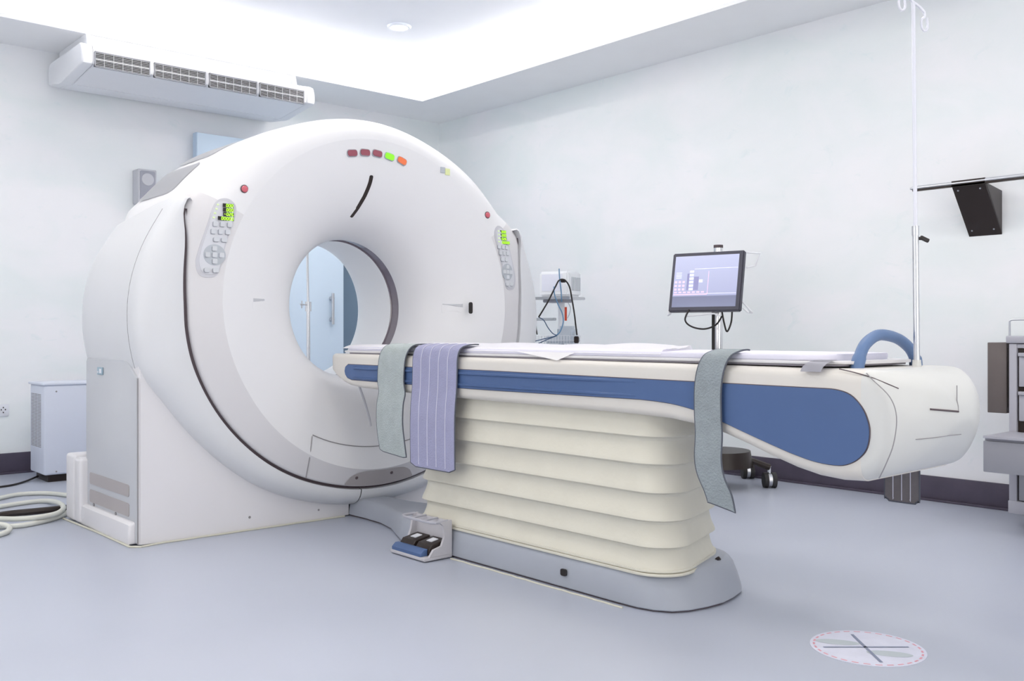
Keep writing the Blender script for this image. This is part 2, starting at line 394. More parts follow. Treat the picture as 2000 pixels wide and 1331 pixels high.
# rear cover
b = B(); rows = []
for al in AL[:-1]:
    E = min(E_(al) if abs(al) < 64 else S_(al), 1.17)
    rows.append([pol(al, E - .13, 4.918), pol(al, E - .2, 4.93), pol(al, .75, 4.935), pol(al, .6, 4.925), pol(al, .565, 4.913)])
grid(b, rows, closed_v=True); obj('rear_cover', b, 'white', G, ang=60)
# side covers, left, right: bulging shoulder + drum side
def side_cover(s, a0, a1, nm='side_cover', back=True):
    b = B(); rows = []; n = 60
    for k in range(n + 1):
        al = a0 + (a1 - a0) * k / n
        E = slerp(T_seam, al) + .010; S = S_(al); w = S - E; q = []
        q.append((E - .002, 4.055)); q.append((E, 4.03)); 
        for m in range(11):
            u = m / 10 * PI / 2
            q.append((E + w * (.06 + .94 * math.sin(u) ** 1.15), 3.992 + .11 * (1 - math.cos(u)) ** 1.3))
        q.append((S + .001, 4.14)); q.append((S, 4.3)); q.append((S - .004, 4.6)); q.append((S - .012, 4.74)); q.append((S - .03, 4.82)); q.append((S - .07, 4.88)); q.append((S - .13, 4.918))
        kf = max(0, 1 - k / 7)
        def sh(y): t_ = max(0, min(1, (y - 4.10) / .7)); return 3.6 * t_ * t_ * (3 - 2 * t_) * kf
        rows.append([pol(s * (al + sh(p[1])), *p) for p in q])
    # top closing lip with a soft corner
    first = rows[0]
    lip = []
    for p in first:
        v = Vector(p); c = Vector((CX, v.y, CZ)); d = (v - c); a_ = math.radians(63.6); rr = d.length * .992
        al_ = math.radians(math.degrees(math.atan2(abs(d.x), d.z)) - .7)
        lip.append(Vector((CX - s * rr * math.sin(al_), v.y + .004, CZ + rr * math.cos(al_))))
    lip2 = []
    for p in lip:
        c = Vector((CX, p.y, CZ)); q_ = c + (p - c) * .955; q_.y = max(p.y, 4.0) + .045; lip2.append(q_)
    rows = [lip2, lip] + rows
    grid(b, rows); return obj(nm, b, 'gside', G, ang=50)
side_cover(1, 65.2, 174.7); side_cover(-1, 65.2, 185.0)
# black-brown gasket in the gap between front cover and side covers
b = B(); rows = []
for k in range(121):
    al = 67.2 + (360 - 134.4) * k / 120; a_ = al if al <= 180 else al - 360
    E = slerp(T_seam, abs(a_)); rows.append([pol(a_, E - .006, 4.0), pol(a_, E - .002, 4.012), pol(a_, E + .016, 4.016), pol(a_, E + .02, 4.05)])
grid(b, rows); obj('gap_gasket', b, 'seam', G, label='dark gap around the front cover')
# thin seams drawn on the sides of the drum
def seam_tube(pts, r=.0016, mat='seamg', nm='seam', par=None):
    b = B(); tube(b, pts, r, 6); return obj(nm, b, mat, par or G)
for s in (1, -1):
    seam_tube([pol(s * a, S_(a) + .0005, 4.128) for a in range(68, 107, 2)], nm='side_seam')
# vent windows on top
for (a0, a1) in ((60, 47), (44, 28), (-60, -47), (-44, -28)):
    b = B(); rows = []
    for k in range(13):
        al = a0 + (a1 - a0) * k / 12; R = slerp(T_body, abs(al)); y0 = 4.36 if k not in (0, 12) else 4.39; y1 = 4.76 if k not in (0, 12) else 4.73
        ys = [y0 + (y1 - y0) * j / 6 for j in range(7)]
        rows.append([pol(al, R + .0035, y) for y in ys])
    V = grid(b, rows)
    bmesh.ops.solidify(b, geom=b.faces[:], thickness=.004)
    obj('vent_panel', b, 'topwin', G, label='grey inset panel on the top')
# pedestals
def pedestal(s):
    pts = []
    for al in [174 - k * 2.6 for k in range(27)]:
        if al < 106: break
        p = pol(s * al, S_(al) - .03, 0); pts.append((p[0], p[2]))
    xs = CX - s * 1.135; xi = CX - s * .10
    poly = [(xi, 0.005), (xi, pts[0][1])] + pts + [(xs + s * .12, .775), (xs + s * .10, .79), (xs, .79), (xs, .005)]
    b = B(); A = [Vector((x, 4.08, z)) for x, z in poly]
    prism(b, poly, 4.08, 4.74, 'y')
    # soften the vertical outer front corner
    es = [e for e in b.edges if all(abs(v.co.x - xs) < 1e-4 for v in e.verts) and abs(e.verts[0].co.y - e.verts[1].co.y) < 1e-4]
    bmesh.ops.bevel(b, geom=es, offset=.006, segments=3, affect='EDGES')
    return obj('pedestal', b, 'gped', G, ang=30)
ped = pedestal(1); pedr = pedestal(-1)
# left pedestal side panel, vents, skirt, block
xs = CX - 1.135
b = B()
poly = [(4.088, .012), (4.735, .012), (4.735, .775), (4.72, .79), (4.24, .79), (4.20, .785), (4.088, .718)]
prism(b, poly, xs - .010, xs + .02, 'x', bev=.004)
sp = obj('side_panel', b, 'gpanel', G, ang=30)
for (za, zb, zc, zd) in ((.20, .252, .257 , .190), (.115, .172, .174, .112)):
    b = B(); poly = [(4.175, za), (4.175, zb), (4.67, zb + .003), (4.67, za - .001)]
    poly = [(4.165, za + .008), (4.165, zb - .006), (4.175, zb), (4.665, zb + .002), (4.675, zb - .006), (4.675, za + .008), (4.665, za), (4.175, za)]
    prism(b, poly, xs - .0135, xs - .006, 'x'); v = obj('vent_slot', b, 'taupe', G, label='brownish grey louvre slot')
b = B()  # lower skirt and rear upright block
sk = [(xs - .035, .006), (xs - .04, .05), (xs - .036, .09), (xs - .02, .10), (xs, .10), (xs, .006)]
prism(b, sk, 4.10, 4.74, 'y', bev=.012)
obj('skirt', b, 'gped', G, ang=30)
b = B(); b2(b, xs - .045, xs + .3, 4.715, 4.80, .006, .315, bev=.016, seg=4); b2(b, xs - .045, xs + .3, 4.806, 4.93, .006, .325, bev=.016, seg=4)
obj('rear_block', b, 'gped', G, ang=30)
b = B(); tube(b, [(xs - .004, 4.0845, .715), (xs - .004, 4.0845, .4), (xs - .004, 4.0845, .01)], .0022, 6); obj('corner_seam', b, 'seamg', G)
for (y, z) in ((4.62, .108), (4.33, .105)):
    b = B(); cyl(b, (xs - .014, y, z), (xs - .010, y, z), .008, 12); obj('screw', b, 'seamg', G)
b = B(); bx(b, (xs - .013, 4.53, .735), (.003, .075, .035), bev=.001); bd = obj('badge', b, 'badge', G, label='small blue grey badge')
b = B(); bx(b, (xs - .0155, 4.52, .735), (.002, .025, .02)); bx(b, (xs - .0155, 4.553, .73), (.002, .012, .008)); obj('badge_mark', b, 'plate', bd)
b = B(); cyl(b, (2.0, 4.0785, .06), (2.0, 4.081, .06), .006, 12); obj('screw', b, 'seamg', G)
b = B(); cyl(b, (2.36, 4.0785, .05), (2.36, 4.081, .05), .005, 12); obj('screw', b, 'seamg', G)
# right pedestal rear block for symmetry
b = B(); b2(b, CX + 1.135 - .3, CX + 1.18, 4.72, 4.93, .006, .32, bev=.016, seg=4); obj('rear_block', b, 'gped', G, ang=30)
# --- front details
def disc(x, z, r, h, mat, nm, par=None, ell=1, ang0=0, dome=True, lab=None):
    y = front_y(x, z); b = B(); rows = []
    for (k, d) in ((1, 0), (1, h * .6), (.85, h * .9), (.5, h), (.05, h * 1.02)):
        rows.append([(x + r * k * math.cos(a), y - d, z + r * k * math.sin(a)) for a in (2 * PI * i / 24 for i in range(24))])
    grid(b, rows, closed_u=True); b.faces.new([v for v in b.verts][-24:]); return obj(nm, b, mat, par or G, label=lab)
for (x, z) in ((1.915, 1.551), (3.325, 1.553)):
    disc(x, z, .019, .004, 'seam', 'button_ring'); disc(x, z, .015, .010, 'redb', 'emergency_button', lab='round red button')
leds = [(2.473, 1.782, 'red', 8), (2.546, 1.794, 'red', 2), (2.617, 1.798, 'red', -6), (2.690, 1.792, 'green', -12), (2.765, 1.783 - .003, 'orange', -20)]
for (x, z, mt, an) in leds:
    for (hx, hz, d, mm, nm) in ((.030, .0185, .003, 'shade_frame', 'lens_frame'), (.026, .0145, .007, mt, 'indicator_lens')):
        y = front_y(x, z); b = B()
        poly = rrect(0, 0, hx, hz, hz * .75, 5); a = math.radians(an)
        poly = [(x + u * math.cos(a) - v * math.sin(a), z + u * math.sin(a) + v * math.cos(a)) for u, v in poly]
        prism(b, poly, y - d, y + .004, 'y'); obj(nm, b, mm, G)
# curved light slot
b = B(); sl = smooth([(2.599, 1.691), (2.594, 1.645), (2.580, 1.593), (2.560, 1.54), (2.536, 1.487)], 6)
rows = []
for i, p in enumerate(sl):
    t = (sl[min(i + 1, len(sl) - 1)] - sl[max(0, i - 1)]).normalized(); nrm = Vector((-t.y, t.x))
    wd = .0115 if 0 < i < len(sl) - 1 else .006
    rows.append([(p.x + nrm.x * wd * q, front_y(p.x, p.y) - (.0025 if abs(q) < 1 else -.002), p.y + nrm.y * wd * q) for q in (-1, -.85, 0, .85, 1)])
grid(b, rows); obj('positioning_light_slot', b, 'dark', G, label='curved black slot above the bore')
# pockets either side of the bore
def surf_patch(poly, off, mat, nm, par, label=None):
    cx = sum(p[0] for p in poly) / len(poly); cz = sum(p[1] for p in poly) / len(poly); b = B()
    rows = [[(cx + (x - cx) * q, front_y(cx + (x - cx) * q, cz + (z - cz) * q) - (off if q < 1.001 else -.003), cz + (z - cz) * q) for x, z in poly] for q in (1.01, 1.0, .7, .4, .02)]
    grid(b, rows, closed_u=True); return obj(nm, b, mat, par, label=label)
pk = surf_patch(rrect(2.000, 1.043, .036, .028, .006), .0010, 'white', 'pocket', G)
surf_patch([(1.967, 1.050), (1.967, 1.066), (2.030, 1.065), (2.030, 1.056)], .0022, 'pocket', 'pocket_shade', pk)  # grey patch paints the shade at the pocket's upper edge
pk = surf_patch(rrect(3.145, 1.045, .048, .026, .006), .0010, 'white', 'pocket', G)
surf_patch([(3.100, 1.064), (3.100, 1.069), (3.196, 1.069), (3.196, 1.050), (3.165, 1.054)], .0022, 'pocket', 'pocket_shade', pk)  # same painted shade for the right pocket
b = B(); prism(b, rrect(3.212, 1.046, .0105, .031, .0105), y - .006, y + .003, 'y'); obj('switch', b, 'black', G, label='small black oval switch')
# small badges at upper right
y = front_y(3.03, 1.757) ; b = B(); bx(b, (3.018, y - .002, 1.762), (.028, .004, .03)); bg = obj('badge', b, 'pad', G)
b = B(); bx(b, (3.050, y - .000, 1.756), (.03, .005, .034)); obj('badge', b, 'yellow', G, label='pale yellow square sticker')
# lower access panel seams on the front cover
def on_front(pts, off=.0008): return [(x, front_y(x, z) - off, z) for x, z in pts]
arc = [(CX + r * math.sin(math.radians(a)), CZ - r * math.cos(math.radians(a))) for a, r in [(-31 + 62 * k / 30, .722 - .028 * math.cos(math.radians((-31 + 62 * k / 30) * 2.5))) for k in range(31)]]
seam_tube(on_front(arc), .0026, 'seamg', 'panel_seam')
for s in (-1, 1):
    x0 = CX + s * .372
    seam_tube(on_front([(x0, .425), (x0 + s * .012, .37), (x0 + s * .018, .32), (x0 + s * .02, .26), (x0 + s * .02, .23)]), .0026, 'seamg', 'panel_seam')
# taupe plate low on the band
b = B(); rows = []
for k in range(25):
    u = -1 + 2 * k / 24; a = 180 + u * 13.0 - 1.0; am = a - 360 if a > 180 else a
    a2 = abs(am); E = slerp(T_seam, a2)
    top = E - .012 - (.068 * (1 - abs(u) ** 4) ** .6 if abs(u) < 1 else 0)
    rr = [E - .004 + (top - (E - .004)) * q / 4 for q in range(5)]
    rows.append([(lambda p: (p[0], front_y(p[0], p[2]) - .003, p[2]))(pol(-am, r_, 0)) for r_ in rr])
grid(b, rows); tp = obj('kick_plate', b, 'taupe', G, label='brownish grey plate low on the ring')
for (x, z) in ((2.504, .205), (2.705, .212)): disc(x, z, .008, .006, 'seam', 'screw')
# microphone-like white stick hanging by the front cover
b = B(); tube(b, smooth([(2.49, 3.925, .66), (2.525, 3.93, .58), (2.555, 3.935, .50), (2.565, 3.935, .455)], 4), .006, 8, radii=None)
obj('cable_stub', b, 'panelrim', G)

# --- control panels with displays
SEG = {'0': 'abcdef', '2': 'abged', '6': 'acdefg', '-': 'g', ' ': ''}
def control_panel(s):
    """s=+1 left panel, -1 right panel, mirrored"""
    X = lambda x: x if s > 0 else 2 * (CX - .005) - x
    # outline from the photograph's left panel in world x,z
    ol = [(1.700, 1.215), (1.712, 1.165), (1.745, 1.150), (1.785, 1.16), (1.803, 1.20), (1.822, 1.28), (1.850, 1.37), (1.872, 1.43), (1.872, 1.475), (1.842, 1.502), (1.802, 1.495), (1.775, 1.455), (1.742, 1.36), (1.715, 1.28)]
    so = [(p.x, p.y) for p in smooth([(X(x), z) for x, z in ol], 5, closed=True)]
    cx = sum(p[0] for p in so) / len(so); cz = sum(p[1] for p in so) / len(so)
    def patch(nm, sc_, off, mat, par):
        b = B(); ring = []
        pts = [(cx + (x - cx) * sc_, cz + (z - cz) * (1 - (1 - sc_) * .5)) for x, z in so]
        rows = []
        for q in (1.0, .8, .6, .4, .2, .02):
            rows.append([(cx + (x - cx) * q, front_y(cx + (x - cx) * q, cz + (z - cz) * q) - off, cz + (z - cz) * q) for x, z in pts])
        rows = [[(x, front_y(x, z) + .004, z) for x, _, z in rows[0]]] + rows
        grid(b, rows, closed_u=True); return obj(nm, b, mat, par, ang=30)
    pn = patch('control_panel', 1.0, .002, 'panelrim', G)
    patch('panel_face', .84, .0045, 'panel', pn)
    def yy(x, z): return front_y(x, z) - .0055
    def keyb(x, z, hx=.010, hz=.0085, mat='key', rnd=.004):
        x = X(x)
        b = B(); y = yy(x, z)
        prism(b, rrect(x - .0022, z - .0022, hx, hz, rnd, 3), y - .0012, y + .002, 'y'); obj('key_shade', b, 'shade_frame', pn)  # darker plate set low and left paints the key's shadow
        b = B(); prism(b, rrect(x, z, hx, hz, rnd, 3), y - .0045, y + .002, 'y'); obj('key', b, mat, pn)
    for i, (zz, xs_) in enumerate(((1.386, (1.782, 1.812, 1.843)), (1.353, (1.773, 1.804, 1.834)))):
        for x in xs_: keyb(x, zz, .0105, .011)
    for x in (1.785, 1.818): keyb(x, 1.318, .013, .010, rnd=.006)
    for x in (1.745, 1.780): keyb(x, 1.183, .013, .010, rnd=.006)
    x, z = X(1.777), 1.250; y = yy(x, z); 
    surf_patch([(x + .046 * math.cos(a), z + .046 * math.sin(a)) for a in (2 * PI * k / 32 for k in range(32))], .0062, 'pad', 'keypad_disc', pn)
    for (dx, dz) in ((0, .028), (0, -.028), (-.029, 0), (.029, 0), (0, 0)): keyb(1.777 + dx, 1.250 + dz, .0105, .0105)
    # displays
    txt = ['000', '000', '026', '00000']; zs = (1.470, 1.4505, 1.431, 1.4115)
    for i, (tx, z) in enumerate(zip(txt, zs)):
        n = len(tx) + 1; wd = n * .0118
        xr = 1.862; x0 = xr - wd
        if s < 0: 
            x0 = 2 * (CX - .005) - 1.862 + .030; xr = x0 + wd
        y = yy((x0 + xr) / 2, z) - .001
        b = B(); bx(b, ((x0 + xr) / 2, y, z), (wd + .002, .003, .0165)); ds = obj('display', b, 'black', pn, label='black numeric display')
        b = B(); full = ('-' if i == 2 else ' ') + tx
        for k, ch in enumerate(full):
            cxk = x0 + (k + .5) * .0118; hw, hh, th = .0034, .0058, .0026
            sg = dict(a=(0, hh, hw, 0), g=(0, 0, hw, 0), d=(0, -hh, hw, 0), f=(-hw, hh / 2, 0, hh / 2), b=(hw, hh / 2, 0, hh / 2), e=(-hw, -hh / 2, 0, hh / 2), c=(hw, -hh / 2, 0, hh / 2))
            for q in SEG[ch]:
                dx, dz, lx, lz = sg[q]
                bx(b, (cxk + dx + dz * .12, y - .002, z + dz), (max(th, lx * 2), .0014, max(th, lz * 2)))
        obj('digits', b, 'led', ds, flat=True)
        xd = (1.796, 1.789, 1.782, 1.776)[i]; xd = xd if s > 0 else x0 - .012
        b = B(); bx(b, (xd, yy(xd, z) - .001, z + .002), (.009, .002, .006)); obj('status_light', b, 'ledpale', pn)
control_panel(1); control_panel(-1)

# sealant lines on the floor round the gantry
b = B(); pts = [(1.44, 4.93), (1.455, 4.5), (1.457, 4.08), (1.49, 4.05), (1.56, 4.065)]
pts += [(1.6 + k * .09, 4.072 + random.uniform(-.004, .004)) for k in range(11)]
tube(b, [(x, y, .003) for x, y in pts], .006, 5); tag(obj('floor_sealant', b, 'sealant'), 'thin cream sealant bead on the floor along the gantry foot', 'sealant')

# ================================================================== COUCH
K = thing('patient_couch', 'long cream and blue patient couch on a pleated column in front of the scanner ring', 'examination couch', (CX, 2.6, 0))
XA, XB = 2.36, 2.90; XM = 2.63
# body: stations (y, z_top, z_bottom, half width, corner radius)
ST = [(3.975, .795, .770, .235, .010), (3.972, .810, .745, .255, .018), (3.955, .8125, .725, .266, .02), (3.91, .8125, .700, .27, .022), (3.86, .8125, .680, .27, .022), (3.81, .8125, .667, .27, .022), (3.72, .8125, .659, .27, .022), (3.4, .8125, .652, .27, .022),
      (2.95, .8125, .646, .27, .022), (2.4, .812, .643, .27, .022), (2.06, .811, .640, .27, .022), (1.92, .811, .636, .27, .022), (1.813, .810, .624, .27, .022), (1.714, .810, .605, .27, .023), (1.62, .809, .576, .27, .024), (1.554, .809, .553, .27, .025),
      (1.47, .808, .527, .27, .028), (1.40, .808, .512, .27, .030), (1.33, .808, .506, .27, .035), (1.27, .808, .509, .27, .04)]
CP = [(1.27, .808, .512, .27, .04), (1.235, .8065, .524, .267, .06), (1.205, .801, .540, .256, .085), (1.180, .792, .560, .234, .10), (1.158, .778, .584, .200, .095), (1.138, .758, .612, .156, .072), (1.123, .736, .640, .108, .048), (1.114, .715, .662, .065, .026), (1.111, .70, .678, .03, .01)]
def loft(stations, n=6):
    b = B(); rows = []
    ss = []
    for i in range(len(stations) - 1):
        ss.append(stations[i])
    ss.append(stations[-1])
    for (y, zt, zb, hw, r) in ss:
        poly = rrect(XM, (zt + zb) / 2, hw, (zt - zb) / 2, min(r, (zt - zb) / 2 - .001), n)
        rows.append([(x, y, z) for x, z in poly])
    V = grid(b, rows, closed_u=True)
    b.faces.new(V[0][::-1]); b.faces.new(V[-1]); return b
obj('couch_frame', loft(ST), 'cream', K, ang=45)
cap = obj('end_cover', loft([tuple(v) for v in smooth(CP, 3)]), 'cap', K, ang=60)
# blue inset side panels
blue = [(3.838, .733), (3.832, .752), (3.810, .764)]
blue += [(3.4, .763), (2.781, .762), (2.2, .758), (1.813, .756), (1.5, .754)]
rnd = smooth([(1.40, .7535), (1.343, .752), (1.300, .740), (1.268, .710), (1.250, .672), (1.246, .640), (1.252, .605), (1.268, .580), (1.295, .560), (1.333, .549), (1.40, .552), (1.470, .567), (1.536, .586), (1.62, .612), (1.701, .638), (1.79, .665), (1.88, .682), (1.96, .689), (2.038, .692)], 4)
blue += [(p.x, p.y) for p in rnd] + [(2.781, .689), (3.4, .691), (3.780, .694), (3.815, .702), (3.832, .716)]
def blue_side(x_in, x_out, par):
    cy = sum(p[0] for p in blue) / len(blue)
    b = B(); prism(b, blue, x_in, x_out, 'x', bev=.0)
    es = [e for e in b.edges if all(abs(v.co.x - x_out) < 1e-6 for v in e.verts)]
    bmesh.ops.bevel(b, geom=es, offset=.003, segments=3, affect='EDGES')
    o = obj('side_inlay', b, 'blue', par, ang=50, label='blue inlay panel')
    b = B(); tube(b, [(x_in - (.0012 if x_out < x_in else -.0012), y, z) for y, z in blue], .0028, 6, closed=True); obj('inlay_gasket', b, 'seam', par)
    s = -1 if x_out < x_in else 1
    for (zc, hz) in ((.748, .007), (.703, .006)):
        b = B(); rows = []
        for k in range(31):
            y = 3.75 - k * (3.75 - 2.05) / 30; f = 1 if k < 24 else max(0.02, 1 - (k - 23) / 7)
            rows.append([(x_out - s * .001, y, zc - hz), (x_out + s * .006 * f, y, zc - hz * .5), (x_out + s * .007 * f, y, zc + hz * .4), (x_out - s * .001, y, zc + hz)])
        grid(b, rows); obj('inlay_rail', b, 'blue', o)
blue_side(XA + .002, XA - .005, K); blue_side(XB - .002, XB + .005, K)
# cap seams
def seamK(pts, r=.0014, mat='seamg', nm='cover_seam', par=None): 
    b = B(); tube(b, pts, r, 6); return obj(nm, b, mat, par or K)
seamK(smooth([(XA + .015, 1.262, .799), (XA + .003, 1.238, .782), (XA - .001, 1.19, .74), (XA - .001, 1.172, .69), (XA - .0005, 1.180, .62), (XA + .006, 1.205, .562), (XA + .03, 1.235, .522)], 5))
def capx(y, z):   # surface x on the left side of the end cover at (y,z)
    tab = sorted([(c[0], c) for c in CP]); ys = [t_[0] for t_ in tab]
    y = min(max(y, ys[0]), ys[-1])
    vals = [lerp([(t_[0], t_[1][k]) for t_ in tab], y) for k in range(1, 5)]
    zt, zb, hw, r = vals; r = min(r, (zt - zb) / 2 - .001)
    if z > zt - r: d = z - (zt - r); off = r - math.sqrt(max(0, r * r - d * d))
    elif z < zb + r: d = (zb + r) - z; off = r - math.sqrt(max(0, r * r - d * d))
    else: off = 0
    return XM - hw + off
# lines on the near end: drawn on the end's front
def capy(x, z):   # y of the end surface facing the camera for given x,z
    best = None
    for k in range(200):
        y = 1.112 + k * .001
        if capx(y, z) <= x: return y
    return 1.27
seamK(smooth([(2.374, 1.34, .8082), (2.366, 1.295, .801)] + [(capx(y, z) - .0008, y, z) for y, z in ((1.25, .789), (1.215, .774), (1.19, .760))], 5), .0016, 'seam')
seamK([(x, capy(x, z) - .001, z) for x, z in [(2.475 + .0135 * k, .7055 - .0013 * k) for k in range(9)]], .0028, 'seam', 'end_slot')
seamK([(2.584, capy(2.584, z) - .001, z) for z in (.695, .71, .725, .74, .755, .765)], .0014)
seamK([(x, capy(x, z) - .001, z) for x, z in [(2.44 + .016 * k, .627 + .0006 * k) for k in range(11)]], .0013)
# the slide-out table top and mattress
def plank(z0, z1, hw, y0, y1, rend, mat, nm, lab=None):
    pts = [(XM - hw, y1)]
    pts = []
    for k in range(9):
        a = PI + PI / 2 * k / 8; pts.append((XM - hw + rend + rend * math.cos(a), y0 + rend * .8 + rend * .8 * math.sin(a)))
    for k in range(9):
        a = 1.5 * PI + PI / 2 * k / 8; pts.append((XM + hw - rend + rend * math.cos(a), y0 + rend * .8 + rend * .8 * math.sin(a)))
    pts += [(XM + hw, y1 - .03), (XM + hw - .03, y1), (XM - hw + .03, y1), (XM - hw, y1 - .03)]
    b = B(); prism(b, pts, z0, z1, 'z', bev=min(.006, (z1 - z0) * .4)); return obj(nm, b, mat, K, ang=30, label=lab)
plank(.8125, .8185, .238, 1.36, 3.88, .10, 'gapline', 'slide_gap')
plank(.8185, .8275, .246, 1.34, 3.91, .12, 'gband', 'table_top')
plank(.8275, .846, .240, 1.40, 3.88, .15, 'lilac', 'mattress')
# column bellows
b = B(); rows = []
def bel(hx, hy0, hy1, r):
    # plan of the column: near end slightly oblique, its far corner strongly rounded
    q = [Vector((XM - hx, hy1)), Vector((XM - hx, hy0)), Vector((XM + hx, hy0 + .165)), Vector((XM + hx, hy1))]
    out = []
    for i, rr in enumerate((.10, .115, .19, .10)):
        p = q[i]; a = (q[i - 1] - p).normalized(); c = (q[(i + 1) % 4] - p).normalized()
        half = math.acos(max(-1, min(1, a.dot(c)))) / 2; t_ = rr / math.tan(half); ctr = p + (a + c).normalized() * (rr / math.sin(half))
        s0 = p + a * t_; s1 = p + c * t_
        a0 = math.atan2(s0.y - ctr.y, s0.x - ctr.x); a1 = math.atan2(s1.y - ctr.y, s1.x - ctr.x)
        d_ = (a1 - a0 + PI) % (2 * PI) - PI
        out += [(ctr.x + rr * math.cos(a0 + d_ * k / 9), ctr.y + rr * math.sin(a0 + d_ * k / 9)) for k in range(10)]
    return out
ridges = [.130, .205, .292, .384, .478, .568, .66]
zz = []
for i in range(len(ridges) - 1):
    z0, z1 = ridges[i], ridges[i + 1]
    for (f, d) in ((0, 0), (.03, .0004), (.12, .003), (.28, .009), (.48, .015), (.68, .019), (.82, .0205), (.91, .0175), (.975, .005)):
        zz.append((z0 + (z1 - z0) * f, d * .8))
zz.append((.66, 0))
for z, d in zz:
    wv = lambda k: .0016 * math.sin(k * .9 + z * 30)
    rows.append([(x + wv(i), y + wv(i + 3), z) for i, (x, y) in enumerate(bel(.245 - d, 1.915 + d, 3.33 - d, .13))])
# densify along ring for folds
grid(b, rows, closed_u=True); obj('bellows', b, 'bellow', K, ang=28, label='cream pleated cloth column')
b = B(); prism(b, bel(.252, 1.905, 3.34, .135), .112, .121, 'z', bev=.003); prism(b, bel(.248, 1.91, 3.335, .13), .123, .132, 'z', bev=.003)
obj('bellows_flange', b, 'bellow', K)
# floor base
b = B(); rows = []
base_out = [(2.385, 2.02), (2.40, 1.975), (2.43, 1.945), (2.48, 1.92), (2.56, 1.907), (2.63, 1.905)]
half = [(2.53, 4.078), (2.535, 3.95), (2.528, 3.80), (2.49, 3.65), (2.42, 3.50), (2.375, 3.40), (2.368, 3.2), (2.368, 2.8), (2.368, 2.4), (2.368, 2.15), (2.372, 2.06), (2.387, 2.00), (2.42, 1.95), (2.47, 1.922), (2.55, 1.906), (2.63, 1.902)]
full = half + [(2 * XM - x, y) for x, y in reversed(half[:-1])]
full = [(x, y + (.13 * (x - XM) if x > XM and y < 2.1 else 0)) for x, y in full]
# end of the base tapers towards the camera
def hbase(y): return .085 if y > 3.6 else (.085 + (.118 - .085) * min(1, (3.6 - y) / .25))
for (ins, zf) in ((.004, .0), (0, .03), (.0, .12), (.004, .45), (.012, .80), (.022, .95), (.034, 1.0)):
    r_ = []
    for x, y in full:
        dx = XM - x; dy = (2.25 - y) if y < 2.25 else 0
        L = math.hypot(dx, dy) or 1
        extra = 0
        if y < 2.1: extra = zf * .05 * (2.1 - y) / .2
        xx = x + dx / L * (ins + extra * .4); yy_ = y + dy / L * (ins) + extra * .8
        r_.append((xx, yy_, .006 + zf * hbase(y)))
    rows.append(r_)
V = grid(b, rows, closed_u=False)
b.faces.new(V[-1]); b.faces.new(V[0][::-1])
obj('floor_base', b, 'cbase', K, ang=35)
b = B(); prism(b, [(x + (.01 if x < XM else -.01), y + (.01 if y < 2.1 else -.002)) for x, y in full], .0, .007, 'z'); obj('base_gasket', b, 'seam', K)
b = B(); prism(b, rrect(2.395, .060, .014, .012, .007), 2.3635, 2.37, 'x'); o = obj('base_socket', b, 'black', K, label='small black oval socket')
b = B(); cyl(b, (2.715, 1.985, .1195), (2.715, 1.993, .127), .010, 12); obj('base_plug', b, 'dark', K)
# sealant under the base
b = B(); tube(b, [(2.350 + random.uniform(-.003, .003), 3.02 - .04 * k, .001) for k in range(24)], .0045, 5); obj('base_sealant', b, 'sealant', K)
# blue hoop handle
b = B(); hp = smooth([(2.475, 1.345, .800), (2.490, 1.345, .835), (2.53, 1.35, .872), (2.60, 1.355, .897), (2.66, 1.355, .900), (2.74, 1.355, .888), (2.80, 1.352, .862), (2.835, 1.35, .828), (2.84, 1.35, .800)], 5)
tube(b, hp, .017, 14, radii=[.019 if i < 6 or i > len(hp) - 7 else .0165 for i in range(len(hp))]); obj('hoop_handle', b, 'bluec', K, label='blue arched handle')
# foot pedals
FP = thing('foot_pedal_unit', 'small grey foot pedal box with two black pedals against the couch base', 'foot pedal', (2.30, 3.15, 0))
b = B(); y0, y1 = 3.03, 3.27
b2(b, 2.225, 2.364, y0, y1, .004, .018, bev=.004)
obj('tray', b, 'pedal', FP)
b = B(); prism(b, [(2.36, .018), (2.36, .155), (2.30, .150), (2.318, .135), (2.325, .09), (2.31, .055), (2.27, .045), (2.25, .018)], y0, y0 + .012, 'y'); prism(b, [(2.36, .018), (2.36, .155), (2.335, .150), (2.325, .09), (2.31, .055), (2.27, .035), (2.25, .018)], y1 - .012, y1, 'y')
b2(b, 2.350, 2.363, y0, y1, .015, .150, bev=.002); obj('housing', b, 'pedal', FP)
b = B()
tube(b, [(2.345, y0 + .006, .152), (2.285, y0 + .006, .150), (2.275, y0 + .03, .149), (2.275, y1 - .03, .149), (2.285, y1 - .006, .150), (2.345, y1 - .006, .152)], .006, 8)
tube(b, [(2.35, y0 + .08, .153), (2.277, y0 + .08, .150)], .004, 8); tube(b, [(2.35, y0 + .16, .153), (2.277, y0 + .16, .150)], .004, 8)
obj('guard_bar', b, 'cart', FP)
b = B(); prism(b, [(2.228, .018), (2.228, .03), (2.245, .045), (2.262, .045), (2.262, .018)], y0 + .03, y1 - .008, 'y', bev=.003); obj('toe_lip', b, 'blue', FP, label='blue front lip')
for k, yc in enumerate((3.095, 3.205)):
    b = B(); prism(b, [(2.262, .022), (2.262, .045), (2.275, .062), (2.348, .075), (2.348, .022)], yc - .046, yc + .046, 'y', bev=.004)
    pd = obj('pedal', b, 'dark', FP)
    b = B(); R_ = Matrix.Rotation(math.radians(-10), 3, 'Y'); bx(b, (2.312, yc, .0705), (.035, .034, .003), rot=R_); obj('pedal_symbol', b, 'plate', pd)

